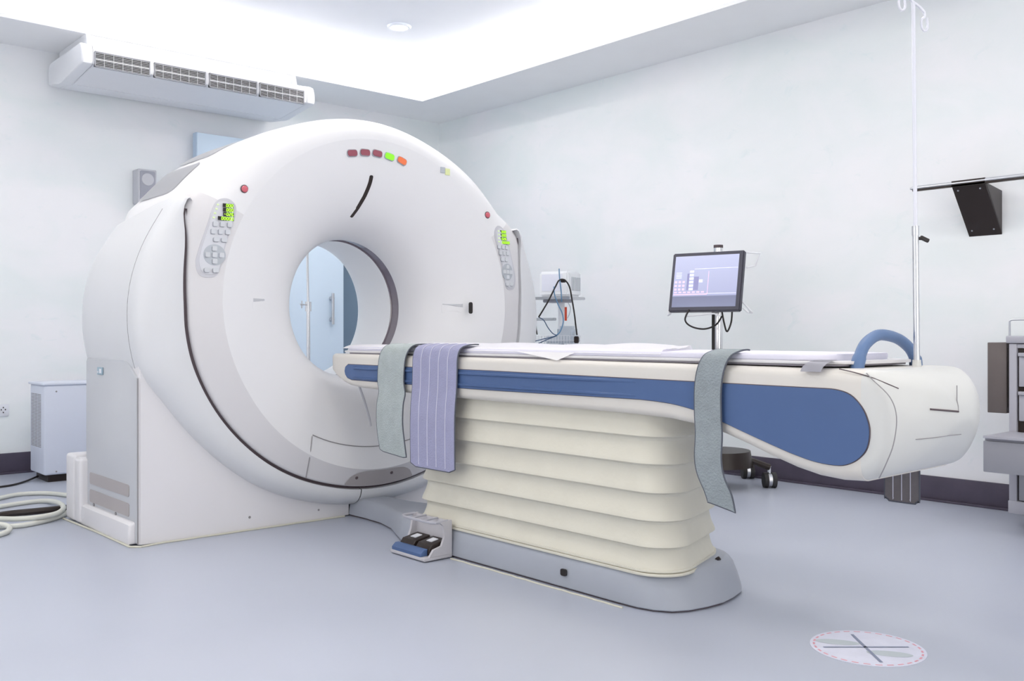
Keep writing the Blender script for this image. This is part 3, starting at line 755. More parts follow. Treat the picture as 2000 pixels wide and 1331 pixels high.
# ---- sheet over the mattress
b = B(); ny, nx = 120, 26; rows = []
def nz(a, c): return .5 * math.sin(a * 7.1 + c * 3.3) + .3 * math.sin(a * 13.7 - c * 9.1 + 1.3) + .2 * math.sin(a * 29 + c * 17)
for i in range(ny + 1):
    y = 3.90 - (3.90 - 1.97) * i / ny; row = []
    over = .004 + .005 * math.sin(y * 9)
    drop = .003
    tcorner = max(0, 1 - (y - 2.42) / .24) if y > 2.42 else max(0, 1 - (2.42 - y) / .06)
    for j in range(nx + 1):
        u = j / nx; x = 2.395 + (2.868 - 2.395) * u
        yend = 0
        z = .849 + .003 + .0035 * (1 + nz(x * 1.6, y)) * (.6 + .9 * u)
        bump = .013 * math.exp(-((y - 3.12) / .18) ** 2) * u + .011 * math.exp(-((y - 2.42) / .12) ** 2) * u + .006 * math.exp(-((y - 2.75) / .1) ** 2) * u + .008 * math.exp(-((y - 3.6) / .2) ** 2) * u
        z += bump
        yy_ = y + (0 if i < ny - 20 else -.25 * u * (i - (ny - 20)) / 20 * -1)
        if j == 0: x -= .010 + .026 * tcorner; z = .838 - .028 * tcorner; 
        if j == 1: x -= .012 + .022 * tcorner; z = .846 - .012 * tcorner
        if j == 2: x -= .010; z = min(z, .852)
        if j == nx: z -= .016; x += .006
        row.append((x, yy_, z))
    rows.append(row)
grid(b, rows)
bmesh.ops.solidify(b, geom=b.faces[:], thickness=.0015)
tag(obj('white_sheet', b, 'sheet', ang=70), 'crumpled white sheet laid along the couch mattress, one corner hanging over', 'sheet')

# ---- straps
def strap(name, y0, y1, path, mat, label, skew=None, lines=0, closed_end=True, thick=.004, tip=.012, piping='piping', loc=None):
    """path: list of (x,z[,dy]) going from the couch top over the edge and down; y0>y1"""
    pp = smooth([(p[0], p[1], p[2] if len(p) > 2 else 0, p[3] if len(p) > 3 else 0) for p in path], 6) if False else None
    pts = [(p[0], p[1], p[2] if len(p) > 2 else 0, p[3] if len(p) > 3 else 0) for p in path]
    sp_ = smooth([Vector(q) for q in pts], 5)
    nw = 8; t = thing(name, label, 'strap', loc or (path[0][0], (y0 + y1) / 2, path[0][1]), 'fastening straps of the couch')
    b = B(); rows = []; n = len(sp_)
    for i, p in enumerate(sp_):
        row = []
        for j in range(nw + 1):
            u = j / nw; y = y0 + (y1 - y0) * u + p.z
            zoff = 0
            row.append((p.x, y, p.y + p.w * (u - .5) * 2 + 0))
        rows.append(row)
    # round the lower corners
    last = rows[-1]
    rows[-1] = [Vector(q) for q in last]; rows[-1][0].z += tip; rows[-1][-1].z += tip; rows[-1][0].y -= tip * .3; rows[-1][-1].y += tip * .3
    sec = []
    for i, row in enumerate(rows):
        a = Vector(rows[max(0, i - 1)][4]); c = Vector(rows[min(n - 1, i + 1)][4]); tg = c - a; tg.y = 0; nn_ = Vector((tg.z, 0, -tg.x)).normalized() * (thick / 2)
        sec.append([Vector(p) + nn_ for p in row] + [Vector(p) - nn_ for p in reversed(row)])
    V = grid(b, sec, closed_u=True); b.faces.new(V[0][::-1]); b.faces.new(V[-1])
    obj('webbing', b, mat, t, ang=60)
    edge = [r[0] for r in rows] + rows[-1][1:-1] + [r[-1] for r in reversed(rows)]
    b = B(); tube(b, edge, .0028, 6); obj('piping', b, piping, t)
    for k in range(lines):
        u = (k + 1) / (lines + 1)
        b = B(); ln = []
        for r in rows[3:]:
            a = Vector(r[0]).lerp(Vector(r[-1]), u); ln.append((a.x - (thick * .6 + .0005), a.y, a.z + (.0 if a.z < .83 else .003)))
        tube(b, ln, .0014, 5); obj('stitch_line', b, 'stitch', t)
    return t
P1 = [(2.445, .861), (2.42, .861, .0), (2.385, .858, 0), (2.358, .845, .0), (2.346, .815, .012), (2.343, .77, .022), (2.342, .70, .026), (2.339, .65, .012), (2.333, .60, .018), (2.332, .52, .02), (2.335, .45, .012), (2.338, .385, .0, -.008)]
strap('grey_strap', 3.510, 3.312, P1, 'strapg', 'pale grey green strap hanging beside the lilac strap near the scanner ring', tip=.005)
P2 = [(2.445, .862), (2.42, .862, .0), (2.385, .858, 0), (2.352, .845, .0), (2.342, .81, .006), (2.341, .76, .008), (2.340, .68, .010), (2.334, .62, .010), (2.329, .55, .008), (2.329, .45, .008), (2.329, .352, .006, 0)]
strap('lilac_strap', 3.262, 2.962, P2, 'strapp', 'wide lilac strap with white stitch lines hanging over the couch side', lines=4)
P3 = [(2.435, .855), (2.42, .856, .0), (2.39, .853, -.0), (2.354, .838, .01), (2.343, .80, .025), (2.341, .74, .035), (2.341, .66, .035), (2.339, .60, .030), (2.332, .53, .028), (2.332, .48, .018), (2.333, .43, -.008), (2.334, .390, -.020, -.009)]
strap('grey_strap', 1.765, 1.668, P3, 'strapg2', 'narrow dull grey strap hanging over the couch near its blue bulging end', tip=-.001)
t = thing('loose_strap_end', 'short lilac strap tab folded over the cream couch edge near the blue handle', 'strap', (2.36, 1.4, .81), 'fastening straps of the couch')
b = B(); rows = []
for (x, z) in [(2.41, .8305), (2.395, .8305), (2.380, .829), (2.368, .823), (2.358, .814), (2.353, .806), (2.350, .799)]:
    rows.append([(x, 1.412 - .009 * k + .55 * (2.41 - x), z) for k in range(8)])
grid(b, rows); bmesh.ops.solidify(b, geom=b.faces[:], thickness=.004); obj('webbing', b, 'tab', t)
P5 = [(2.906, .800), (2.909, .78), (2.910, .75), (2.911, .70), (2.911, .60), (2.911, .50), (2.911, .42), (2.911, .372)]
strap('dark_strap', 1.485, 1.372, P5, 'strapd', 'dark grey strap with pale lines hanging below the couch end on its far side', lines=3, thick=.003)

# ---- IV pole on the couch end
V_ = thing('iv_drip_pole', 'tall pale drip pole with hooks clamped upright on the couch end', 'drip pole', (2.72, 1.29, .80))
px_, py_ = 2.72, 1.29
def pole_at(z):   # the pole leans very slightly
    k = (z - .80) / 1.07 * .0105; return Vector((px_ - RT_.x * k, py_ - RT_.y * k, z))
RT_ = Vector((math.cos(YAW), -math.sin(YAW), 0)); FW_ = Vector((math.sin(YAW), math.cos(YAW), 0))
b = B(); cyl(b, pole_at(.80), pole_at(.822), .014, 20, .012); cyl(b, pole_at(.822), pole_at(.828), .012, 20); obj('socket', b, 'cap', V_)
b = B(); cyl(b, pole_at(.81), pole_at(1.216), .0088, 20); obj('lower_tube', b, 'metalm', V_)
b = B(); cyl(b, pole_at(1.21), pole_at(1.872), .0055, 16); obj('upper_tube', b, 'polew', V_)
b = B(); cyl(b, pole_at(1.19), pole_at(1.218), .0102, 18); obj('collar', b, 'metalm', V_)
kp = pole_at(1.182)
b = B(); cyl(b, kp, kp + RT_ * .02, .005, 10); bx(b, kp + RT_ * .026 + Vector((0, 0, -.002)), (.028, .010, .012), rot=Matrix.Rotation(-YAW, 3, 'Z') @ Matrix.Rotation(.45, 3, 'Y'), bev=.003); obj('lock_knob', b, 'black', V_)
tp_ = pole_at(1.870)
for s_, dz in ((1, -.026), (-1, .026)):
    e0 = tp_ + RT_ * s_ * .038 + FW_ * s_ * .012 + Vector((0, 0, dz))
    b = B(); tube(b, smooth([tp_, tp_.lerp(e0, .5) + Vector((0, 0, .004)), e0], 5), .0042, 8)
    z0 = e0.z
    lp = [e0, e0 + Vector((0, 0, -.012)), e0 - RT_ * .008 + Vector((0, 0, -.020)), e0 - RT_ * .008 + Vector((0, 0, -.042)), e0 + RT_ * .001 + Vector((0, 0, -.053)), e0 + RT_ * .009 + Vector((0, 0, -.042)), e0 + RT_ * .007 + Vector((0, 0, -.015))]
    tube(b, smooth(lp, 5), .0036, 8); obj('hook', b, 'polew', V_)

# ================================================================== AIR CONDITIONER
A = thing('air_conditioner', 'long white ceiling air conditioner hung under the lowered ceiling at left', 'air conditioner', (2.67, 6.4, 2.6))
x0, x1 = 1.87, 3.47
pf = [(6.072, 2.552), (6.052, 2.562), (6.046, 2.585), (6.050, 2.63), (6.068, 2.675), (6.10, 2.689), (6.68, 2.689), (6.715, 2.675), (6.735, 2.62), (6.725, 2.555), (6.70, 2.540), (6.50, 2.518), (6.44, 2.516)]
b = B(); prism(b, pf, x0 + .07, x1 - .07, 'x'); obj('casing', b, 'acw', A, ang=25)
for (xa, xb) in ((x0, x0 + .0705), (x1 - .0705, x1)):
    b = B(); prism(b, [(6.40 + (y - 6.40) * 1.012, 2.605 + (z - 2.605) * 1.02) for y, z in pf], xa, xb, 'x', bev=.014); obj('end_cap', b, 'acw', A, ang=40)
b = B(); prism(b, [(6.085, 2.5495), (6.43, 2.5135), (6.43, 2.530), (6.085, 2.56)], x0 + .072, x1 - .072, 'x'); obj('underside_panel', b, 'acg', A)
b = B(); prism(b, [(6.45, 2.5135), (6.70, 2.5365), (6.70, 2.55), (6.45, 2.53)], x0 + .072, x1 - .072, 'x'); obj('return_grille', b, 'acg', A)
gx = [(1.945, 2.283), (2.310, 2.650), (2.675, 3.016), (3.037, 3.378)]
for (ga, gb) in gx:
    b = B(); b2(b, ga, gb, 6.044, 6.058, 2.545, 2.637); g = obj('air_outlet', b, 'black', A, label='dark slotted air outlet')
    b = B()
    # frame
    for (xa, xb, za, zb) in ((ga, gb, 2.633, 2.639), (ga, gb, 2.543, 2.548), (ga, ga + .005, 2.543, 2.639), (gb - .005, gb, 2.543, 2.639)): b2(b, xa, xb, 6.037, 6.046, za, zb)
    obj('outlet_frame', b, 'shade_frame', g)
    b = B()
    for k in range(9):
        z = 2.5535 + k * .0095; b2(b, ga + .006, gb - .006, 6.0385, 6.0435, z - (.0008 if k != 4 else .003), z + (.0008 if k != 4 else .003))
    for k in range(1, 6): b2(b, ga + (gb - ga) * k / 6 - .0005, ga + (gb - ga) * k / 6 + .0005, 6.0375, 6.0435, 2.548, 2.634)
    obj('louvre', b, 'acw', g)
for xx in (1.955, 3.385):
    b = B(); prism(b, [(6.20, SOF - .001), (6.74, SOF - .001), (6.74, 2.69), (6.70, 2.67), (6.18, 2.67), (6.17, 2.70)], xx - .012, xx + .012, 'x', bev=.003); obj('mounting_bracket', b, 'acw', A)
b = B(); b2(b, 1.967, 3.373, 6.22, 6.70, 2.685, SOF - .001); obj('hanger_box', b, 'acw', A)

# ================================================================== BACK WALL THINGS
# sliding blue door, slate panel
dy = 6.665
b = B(); b2(b, 2.86, 4.085, dy, dy + .06, .02, 2.372, bev=.004); d1 = obj('door_1', b, 'door', None, loc=(3.4, dy, .02)); struct(d1)
b = B(); b2(b, 2.853, 2.86, dy, dy + .06, .02, 2.372); obj('door_edge', b, 'doore', d1)
b = B(); cyl(b, (3.965, dy - .035, .985), (3.965, dy - .035, 1.235), .012, 14); obj('door_handle', b, 'metalm', d1)
b = B()
for z in (1.025, 1.195): cyl(b, (3.965, dy - .035, z), (3.965, dy + .001, z), .016, 14)
obj('handle_mount', b, 'metalm', d1)
b = B(); b2(b, 4.07, 4.90, 6.74, 6.779, .0, 2.30); d2 = struct(obj('door_2', b, 'slate', None, flat=True))
# speaker
S = thing('wall_speaker', 'small grey loudspeaker on the back wall above the left shoulder of the scanner', 'speaker', (2.5, 6.72, 1.83))
b = B(); b2(b, 2.438, 2.568, 6.67, 6.779, 1.82, 2.062, bev=.008, seg=3); obj('cabinet', b, 'speaker', S)
b = B(); prism(b, rrect(2.503, 1.941, .052, .108, .012), 6.664, 6.672, 'y'); obj('grille', b, 'speakerf', S)
b = B(); cyl(b, (2.503, 6.6625, 1.99), (2.503, 6.668, 1.99), .042, 28, .046); obj('speaker_cone', b, 'speaker', S)
# dehumidifier / heater box
Hh = thing('dehumidifier', 'white floor standing box with side louvres against the back wall at left', 'dehumidifier', (1.9, 6.34, 0))
b = B(); b2(b, 1.70, 2.18, 6.20, 6.50, .045, .595, bev=.014, seg=3); b2(b, 1.69, 2.19, 6.195, 6.505, .592, .608, bev=.006); obj('casing', b, 'heater', Hh)
b = B(); b2(b, 1.73, 2.15, 6.23, 6.47, .0, .05); obj('plinth', b, 'dark', Hh)
for k in range(36):
    b = B(); zc = .535 - k * .0092
    for j in range(3): b2(b, 1.6985, 1.704, 6.468 - j * .072 - .062, 6.468 - j * .072, zc - .0022, zc + .0022)
    if k == 0: bm_all = B()
    me_ = bpy.data.meshes.new('t'); b.to_mesh(me_); b.free(); bm_all.from_mesh(me_); bpy.data.meshes.remove(me_)
obj('side_louvre', bm_all, 'seamg', Hh, flat=True, label='dark louvre slots')
for (x, z) in ((1.77, .555), (1.94, .075), (1.77, .065)):
    b = B(); cyl(b, (x, 6.197, z), (x, 6.201, z), .005, 10); obj('screw', b, 'seamg', Hh)
b = B(); tube(b, smooth([(1.72, 6.40, .02), (1.62, 6.30, .008), (1.5, 6.2, .006), (1.35, 6.2, .006), (1.1, 6.3, .006)], 5), .006, 8)
tag(obj('power_cable', b, 'black'), 'thin black cable on the floor left of the white louvred box', 'cable')
# socket
O_ = thing('wall_outlet', 'white double socket plate low on the back wall at the left edge', 'socket', (1.585, YB, .415))
b = B(); b2(b, 1.525, 1.645, YB - .009, YB, .375, .455, bev=.003); obj('cover_plate', b, 'plate', O_)
b = B()
for xx in (1.555, 1.612):
    for (dx, dz) in ((-.012, .008), (.012, .008), (0, -.010), (0, .022)): b2(b, xx + dx - .003, xx + dx + .003, YB - .011, YB - .008, .41 + dz - .004, .41 + dz + .004)
obj('socket_hole', b, 'black', O_)

# ================================================================== HOSES
def fl(px, py, z=.0):
    dx, dz = (px - 1000) / F, (655 - py) / F
    d = Vector((math.sin(YAW) + math.cos(YAW) * dx, math.cos(YAW) - math.sin(YAW) * dx, dz)); t_ = (z - .9) / d.z
    return Vector((0, 0, .9)) + d * t_
def hose(pts, r, label, ribs=()):
    p3 = smooth(pts, 8); b = B()
    # corrugation: radius modulation in the ribbed stretches
    L = [0]
    for i in range(1, len(p3)): L.append(L[-1] + (p3[i] - p3[i - 1]).length)
    fine = []; N = int(L[-1] / .004); k = 0
    for q in range(N + 1):
        s = q * L[-1] / N
        while k < len(L) - 2 and L[k + 1] < s: k += 1
        t_ = (s - L[k]) / max(1e-6, L[k + 1] - L[k]); fine.append(p3[k].lerp(p3[k + 1], min(1, t_)))
    tube(b, fine, r, 12, radii=[r * (1 + .07 * math.cos(q * PI)) for q in range(len(fine))])
    return tag(obj('corrugated_hose', b, 'hose', ang=80), label, 'hose', 'corrugated hoses in the floor coil')
hr = .0118
hose([(1.62, 5.1, hr), fl(150, 972, hr), fl(125, 967, hr), fl(90, 964, hr), fl(50, 965, hr), fl(15, 970, hr), fl(-40, 985, hr), fl(-120, 1010, hr)], hr, 'cream corrugated hose at the back of the coil, lying furthest from the camera')
hose([fl(-150, 1012, hr), fl(-60, 1000, hr), fl(0, 990, hr), fl(45, 983, hr), fl(85, 979, hr), fl(112, 982, hr * 2), fl(124, 992, hr * 2.9), fl(112, 1003, hr * 3.1), fl(80, 1010, hr * 3.1), fl(40, 1014, hr * 3), fl(0, 1014, hr * 2.5), fl(-80, 1012, hr)], hr, 'cream corrugated hose bent back in a tight loop beside the gantry foot')
hose([(1.56, 5.05, hr), (1.44, 4.985, hr), fl(140, 999, hr), fl(112, 1011, hr), fl(70, 1022, hr), fl(30, 1028, hr), fl(-30, 1030, hr), fl(-90, 1032, hr)], hr, 'cream corrugated hose running along the front of the coil to the gantry foot')
hose([fl(-90, 1052, hr), fl(-20, 1048, hr), fl(8, 1042, hr), fl(19, 1033, hr * 1.6), fl(8, 1026, hr * 2.6), fl(-20, 1026, hr * 3), fl(-90, 1040, hr)], hr, 'cream corrugated hose end turning back at the lower left picture corner')
b = B(); tube(b, smooth([fl(-40, 1012, .018), fl(20, 1004, .018), fl(60, 1000, .018), fl(110, 995, .018), fl(150, 990, .018)], 6), .016, 8)
tag(obj('black_cable_bundle', b, 'dark'), 'black cable bundle lying inside the coil of cream hoses', 'cable')

# ================================================================== DRIP STAND SEEN THROUGH THE BORE
I = thing('chrome_drip_stand', 'chrome stand with a cross knob seen through the scanner bore', 'drip stand', (3.22, 5.7, 0))
sx, sy = 3.222, 5.7
b = B(); cyl(b, (sx, sy, .06), (sx - .004, sy, 1.08), .0125, 18); obj('lower_pole', b, 'metal', I)
b = B(); cyl(b, (sx - .004, sy, 1.08), (sx - .016, sy, 1.75), .0085, 18); obj('upper_pole', b, 'metal', I)
b = B(); cyl(b, (sx - .004, sy, 1.06), (sx - .004, sy, 1.125), .021, 20); obj('collar', b, 'metal', I)
b = B(); cyl(b, (sx - .02, sy, 1.105), (sx - .075, sy - .02, 1.105), .005, 10); cyl(b, (sx - .06, sy - .015, 1.08), (sx - .06, sy - .015, 1.13), .0045, 10); cyl(b, (sx - .06, sy - .03, 1.105), (sx - .06, sy, 1.105), .0045, 8); obj('cross_knob', b, 'metalm', I)
b = B()
for k in range(5):
    a = 2 * PI * k / 5; tube(b, [(sx, sy, .075), (sx + .14 * math.cos(a), sy + .14 * math.sin(a), .065), (sx + .26 * math.cos(a), sy + .26 * math.sin(a), .05)], .012, 8)
obj('star_base', b, 'metal', I)
for k in range(5):
    a = 2 * PI * k / 5; b = B(); x_, y_ = sx + .26 * math.cos(a), sy + .26 * math.sin(a); cyl(b, (x_ - .012, y_, .025), (x_ + .012, y_, .025), .024, 16); obj('caster', b, 'rubber', I)
b = B(); tube(b, [(sx - .016, sy, 1.75), (sx + .05, sy, 1.77), (sx + .07, sy, 1.74)], .004, 8); tube(b, [(sx - .016, sy, 1.75), (sx - .08, sy, 1.77), (sx - .10, sy, 1.74)], .004, 8); obj('hook', b, 'metal', I)

# ================================================================== MONITOR STAND
RT = Vector((math.cos(YAW), -math.sin(YAW), 0)); FW = Vector((math.sin(YAW), math.cos(YAW), 0)); UP = Vector((0, 0, 1))
def cam_pt(px, py, dep): return Vector((0, 0, .9)) + (FW + RT * ((px - 1000) / F) + UP * ((655 - py) / F)) * dep
Dm = 5.45
mc = cam_pt(1378, 550, Dm)
T = thing('monitor_stand', 'black framed flat monitor on a chrome wheeled stand behind the couch', 'monitor', (mc.x, mc.y, 0))
yw = math.radians(35); hx = (RT * math.cos(yw) - FW * math.sin(yw)).normalized(); nf = (-FW * math.cos(yw) - RT * math.sin(yw)).normalized()
tl = math.radians(12); up_ = (UP * math.cos(tl) - nf * math.sin(tl)).normalized(); nn = (nf * math.cos(tl) + UP * math.sin(tl)).normalized()
MW, MH = .437, .352
def mp(u, v, d=0): return mc + hx * u + up_ * v + nn * d
def mbox(b, u0, u1, v0, v1, d0, d1):
    vs = [b.verts.new(mp(u, v, d)) for d in (d0, d1) for v in (v0, v1) for u in (u0, u1)]
    for f in ((0, 1, 3, 2), (4, 6, 7, 5), (0, 4, 5, 1), (2, 3, 7, 6), (0, 2, 6, 4), (1, 5, 7, 3)): b.faces.new([vs[i] for i in f])
b = B(); mbox(b, -MW / 2, MW / 2, -MH / 2, MH / 2, -.035, 0)
bmesh.ops.bevel(b, geom=b.edges[:], offset=.006, segments=2, affect='EDGES'); mon = obj('monitor_housing', b, 'mon', T)
# screen as an object with its own local frame so that the gradient follows it
b = B(); vs = [b.verts.new((u, 0, v)) for u, v in ((-.198, -.150), (.192, -.150), (.192, .155), (-.198, .155))]; b.faces.new(vs)
me = bpy.data.meshes.new('screen'); b.to_mesh(me); b.free(); me.materials.append(M['screen'])
so_ = bpy.data.objects.new('screen', me); C.objects.link(so_); so_.parent = T
mt = Matrix((hx, -nn, up_)).transposed().to_4x4(); mt.translation = mp(0, 0, .0015) - Vector((mc.x, mc.y, 0)); so_.matrix_local = mt
def sb(b, u0, u1, v0, v1): mbox(b, u0, u1, v0, v1, .0015, .0025)
b = B()
for k in range(6): sb(b, -.10, -.075, .055 - k * .021, .055 - k * .021 + .012)
sb(b, -.04, -.018, -.005, .012); sb(b, -.072, .19, .075, .077); sb(b, .018, .19, -.073, -.071)
for k in range(5): sb(b, -.195 + .01, -.19 + .03 + .01, .055 - k * .008, .0575 - k * .008)
obj('screen_window', b, 'scrline', T, flat=True, label='pale table and window lines on the screen')
b = B(); sb(b, -.192, .015, -.078, -.072); sb(b, .015, .018, -.075, .06)
for k in range(7): sb(b, -.19 + k * .028, -.172 + k * .028, -.066, -.058)
for i in range(3):
    for j in range(3): sb(b, -.19 + i * .024, -.176 + i * .024, -.05 + j * .022, -.038 + j * .022)
obj('screen_button', b, 'scrpink', T, flat=True, label='pinkish buttons on the screen')
b = B(); sb(b, -.115, -.102, -.05, .05); sb(b, -.072, -.043, -.05, .03)
obj('screen_block', b, 'scrdark', T, flat=True)
# wire cage
def wire(pts, nm='cable_rack', cl=False): b = B(); tube(b, pts, .0055, 8, closed=cl); return obj(nm, b, 'wire', T)
wire([mp(-.215, .17, -.03), mp(-.26, .19, -.10), mp(-.262, -.16, -.10), mp(-.26, -.175, -.09), mp(-.215, -.18, -.03)])
wire([mp(.222, .17, -.03), mp(.28, .175, -.08), mp(.25, .11, -.10), mp(.228, .08, -.03)])
wire([mp(.222, -.12, -.03), mp(.26, -.17, -.09), mp(.25, -.175, -.05), mp(.222, -.15, -.03)])
wire([mp(-.10, .16, -.03), mp(-.14, .195, -.11), mp(.03, .205, -.11), mp(.08, .17, -.03)])
wire([mp(-.10, -.172, -.02), mp(-.12, -.20, -.02), mp(.06, -.185, -.02), mp(.09, -.20, -.03)])
pc = cam_pt(1403, 655, Dm + .16)
b = B(); cyl(b, (pc.x, pc.y, .14), (pc.x, pc.y, 1.425), .026, 24); obj('stand_pole', b, 'metal', T)
b = B(); cyl(b, (pc.x, pc.y, 1.415), (pc.x, pc.y, 1.432), .0275, 20); obj('pole_cap', b, 'seam', T)
b = B(); q = pc - RT * .03; cyl(b, (q.x, q.y, .2), (q.x, q.y, 1.2), .009, 10); obj('power_cable', b, 'black', T)
b = B(); pcz = Vector((pc.x, pc.y, 1.2)); tube(b, [pcz, mp(0, 0, -.03)], .03, 12); obj('mounting_arm', b, 'mon', T)
def cab(pts, r=.005, mat='black', par=T, nm='cable'): b = B(); tube(b, smooth(pts, 6), r, 8); return obj(nm, b, mat, par)
cab([cam_pt(1346, 605, 5.47), cam_pt(1338, 625, 5.47), cam_pt(1350, 638, 5.46), cam_pt(1375, 643, 5.46), cam_pt(1398, 635, 5.47), cam_pt(1410, 618, 5.48)])
cab([cam_pt(1410, 608, 5.46), cam_pt(1414, 630, 5.46), cam_pt(1420, 648, 5.46), cam_pt(1428, 630, 5.46), cam_pt(1430, 606, 5.46)])
# wheeled foot
fc = Vector((pc.x, pc.y, .12))
c1 = fl(1503, 953, 0); c2 = fl(1468, 936, 0)
b = B(); cyl(b, (fc.x, fc.y, .13), (fc.x, fc.y, .222), .20, 32, .185); obj('foot_hub', b, 'dark', T)
ends = [c1 + Vector((0, 0, .125)), Vector((5.06, 3.48, .12)), fc + (fc - c1) * .9 * Vector((1, 1, 0)).length * 0 + Vector((-.42, .12, 0)), fc + Vector((-.12, -.42, 0)) * .6, fc + Vector((.05, .45, 0))]
ends[3] = Vector((fc.x - .42, fc.y - .12, .12)); ends[2] = Vector((fc.x - .30, fc.y + .30, .12))
for e_ in ends:
    mid = fc.lerp(e_, .55); mid.z = .165; st = fc.copy(); st.z = .19; e2 = e_.copy(); e2.z = .12
    b = B(); tube(b, smooth([st, mid, e2.lerp(mid, .15), e2], 4), .02, 8, radii=None); obj('foot_leg', b, 'dark', T)
    b = B(); cyl(b, (e_.x, e_.y, .085), (e_.x, e_.y, .125), .012, 12); obj('caster_stem', b, 'metal', T)
    b = B(); dd = RT
    ctr = Vector((e_.x, e_.y, .045)); cyl(b, ctr - dd * .036, ctr - dd * .012, .045, 20); cyl(b, ctr + dd * .012, ctr + dd * .036, .045, 20)
    w_ = obj('caster_wheel', b, 'rubber', T); b = B(); cyl(b, ctr - dd * .010, ctr + dd * .010, .04, 18); cyl(b, ctr + dd * .035, ctr + dd * .040, .03, 18); obj('wheel_cover', b, 'metalm', w_)

# ================================================================== PATIENT MONITOR CART
Dp = 6.3
pcx = cam_pt(1098, 655, Dp)
N = thing('patient_monitor_cart', 'small white patient monitor on a stand with cables and a wire basket', 'patient monitor', (pcx.x, pcx.y, 0))
def cp(px, py, d=0): return cam_pt(px, py, Dp + d)
yw2 = math.radians(28); h2 = (RT * math.cos(yw2) + FW * math.sin(yw2) * -1).normalized(); n2 = (-FW * math.cos(yw2) - RT * math.sin(yw2)).normalized()
def obox(b, c, u, v, d, bev=0):
    vs = [b.verts.new(c + h2 * a + UP * e + n2 * f) for f in (-d / 2, d / 2) for e in (-v / 2, v / 2) for a in (-u / 2, u / 2)]
    fs = [b.faces.new([vs[i] for i in f]) for f in ((0, 1, 3, 2), (4, 6, 7, 5), (0, 4, 5, 1), (2, 3, 7, 6), (0, 2, 6, 4), (1, 5, 7, 3))]
    if bev: bmesh.ops.bevel(b, geom=list({e_ for f in fs for e_ in f.edges}), offset=bev, segments=2, affect='EDGES')
yw2 = math.radians(-35)
h2 = (RT * math.cos(yw2) - FW * math.sin(yw2)).normalized(); n2 = (-FW * math.cos(yw2) - RT * math.sin(yw2)).normalized()
yw2 = math.radians(30)   # front turned to the left of the camera
h2 = (RT * math.cos(yw2) - FW * math.sin(yw2)).normalized(); n2 = (-FW * math.cos(yw2) - RT * math.sin(yw2)).normalized()
bc = cp(1094, 556, .06)
b = B(); obox(b, bc, .215, .165, .20, .012); obj('monitor_case', b, 'pm', N)
fcn = bc + n2 * .101
b = B(); obox(b, fcn + h2 * -.01 + UP * .008, .15, .11, .003); obj('monitor_screen', b, 'pmscreen', N)
b = B()
for i in range(7): obox(b, bc + h2 * .109 + n2 * (.04 - i * .02) + UP * .0, .002, .09, .006)
obj('side_vent', b, 'pad', N)
b = B(); obox(b, bc - UP * .094, .26, .018, .24, .004); obj('shelf_plate', b, 'metalm', N)
b = B(); obox(b, bc - UP * .112 + h2 * -.02, .15, .02, .14, .004); obj('shelf_bracket', b, 'cart', N)
b = B(); pp_ = bc + h2 * .01; cyl(b, (pp_.x, pp_.y, .08), (pp_.x, pp_.y, bc.z - .10), .022, 20); obj('stand_pole', b, 'pm', N)
b = B(); q_ = cp(1064, 624); obox(b, q_ , .15, .018, .05, .003); obj('tray_arm', b, 'pad', N)
b = B(); q_ = cp(1105, 612, -.03); cyl(b, q_ + UP * .04, q_ - UP * .05, .008, 12); obj('oxygen_tube', b, 'orangered', N, label='orange red tube')
# wire basket
b = B(); bc2 = cp(1085, 668, .0); 
for zz_ in (0, -.03, -.06, -.10):
    tube(b, [bc2 + h2 * -.145 + n2 * .08 + UP * (.04 + zz_), bc2 + h2 * .145 + n2 * .08 + UP * (.04 + zz_), bc2 + h2 * .145 + n2 * -.08 + UP * (.04 + zz_), bc2 + h2 * -.145 + n2 * -.08 + UP * (.04 + zz_)], .0018, 6, closed=True)
for k in range(15):
    for s_ in (.08, -.08):
        tube(b, [bc2 + h2 * (-.145 + .29 * k / 14) + n2 * s_ + UP * .04, bc2 + h2 * (-.145 + .29 * k / 14) + n2 * s_ + UP * -.06], .0014, 5)
obj('wire_basket', b, 'metalm', N)
b = B(); obox(b, cp(1108, 652, 0), .13, .10, .08, .02); obox(b, cp(1098, 664, 0), .22, .05, .10, .012); obj('plastic_bag', b, 'bag', N)
def cab2(pts, r=.0045, mat='cablen'): return cab([cp(*p) for p in pts], r, mat, N)
cab2([(1052, 620, -.15), (1070, 590, -.15), (1085, 560, -.15), (1092, 548, -.15), (1102, 547, -.15), (1112, 560, -.15), (1118, 590, -.15), (1122, 615, -.15), (1125, 640, -.15), (1127, 655, -.15)], .005, 'black')
cab2([(1092, 525, -.15), (1093, 545, -.15), (1096, 570, -.15), (1097, 590, -.14)], .004, 'cableb')
cab2([(1082, 560, -.15), (1083, 575, -.15), (1090, 595, -.15), (1098, 612, -.15), (1100, 630, -.15), (1094, 648, -.15), (1087, 655, -.14)], .004, 'cableb')
cab2([(1052, 620, -.14), (1062, 626, -.14), (1070, 640, -.14), (1080, 652, -.14), (1088, 655, -.14)], .003)
cab2([(1046, 628, -.14), (1047, 640, -.14), (1049, 654, -.14)], .004, 'black')
cab2([(1040, 668, -.14), (1060, 663, -.14), (1080, 658, -.14), (1090, 654, -.14)], .003)
cab2([(1050, 672, -.14), (1068, 664, -.14), (1088, 656, -.14)], .003)
cab2([(1110, 592, -.1), (1114, 602, -.1), (1112, 614, -.1), (1108, 622, -.1)], .003, 'pad')
b = B(); obox(b, cp(1100, 549, -.15), .035, .022, .015, .004); obj('cable_knot', b, 'black', N)
b = B(); obox(b, cp(1126, 664, -.16), .03, .045, .02, .004); obj('cable_plug', b, 'dark', N)
b = B()
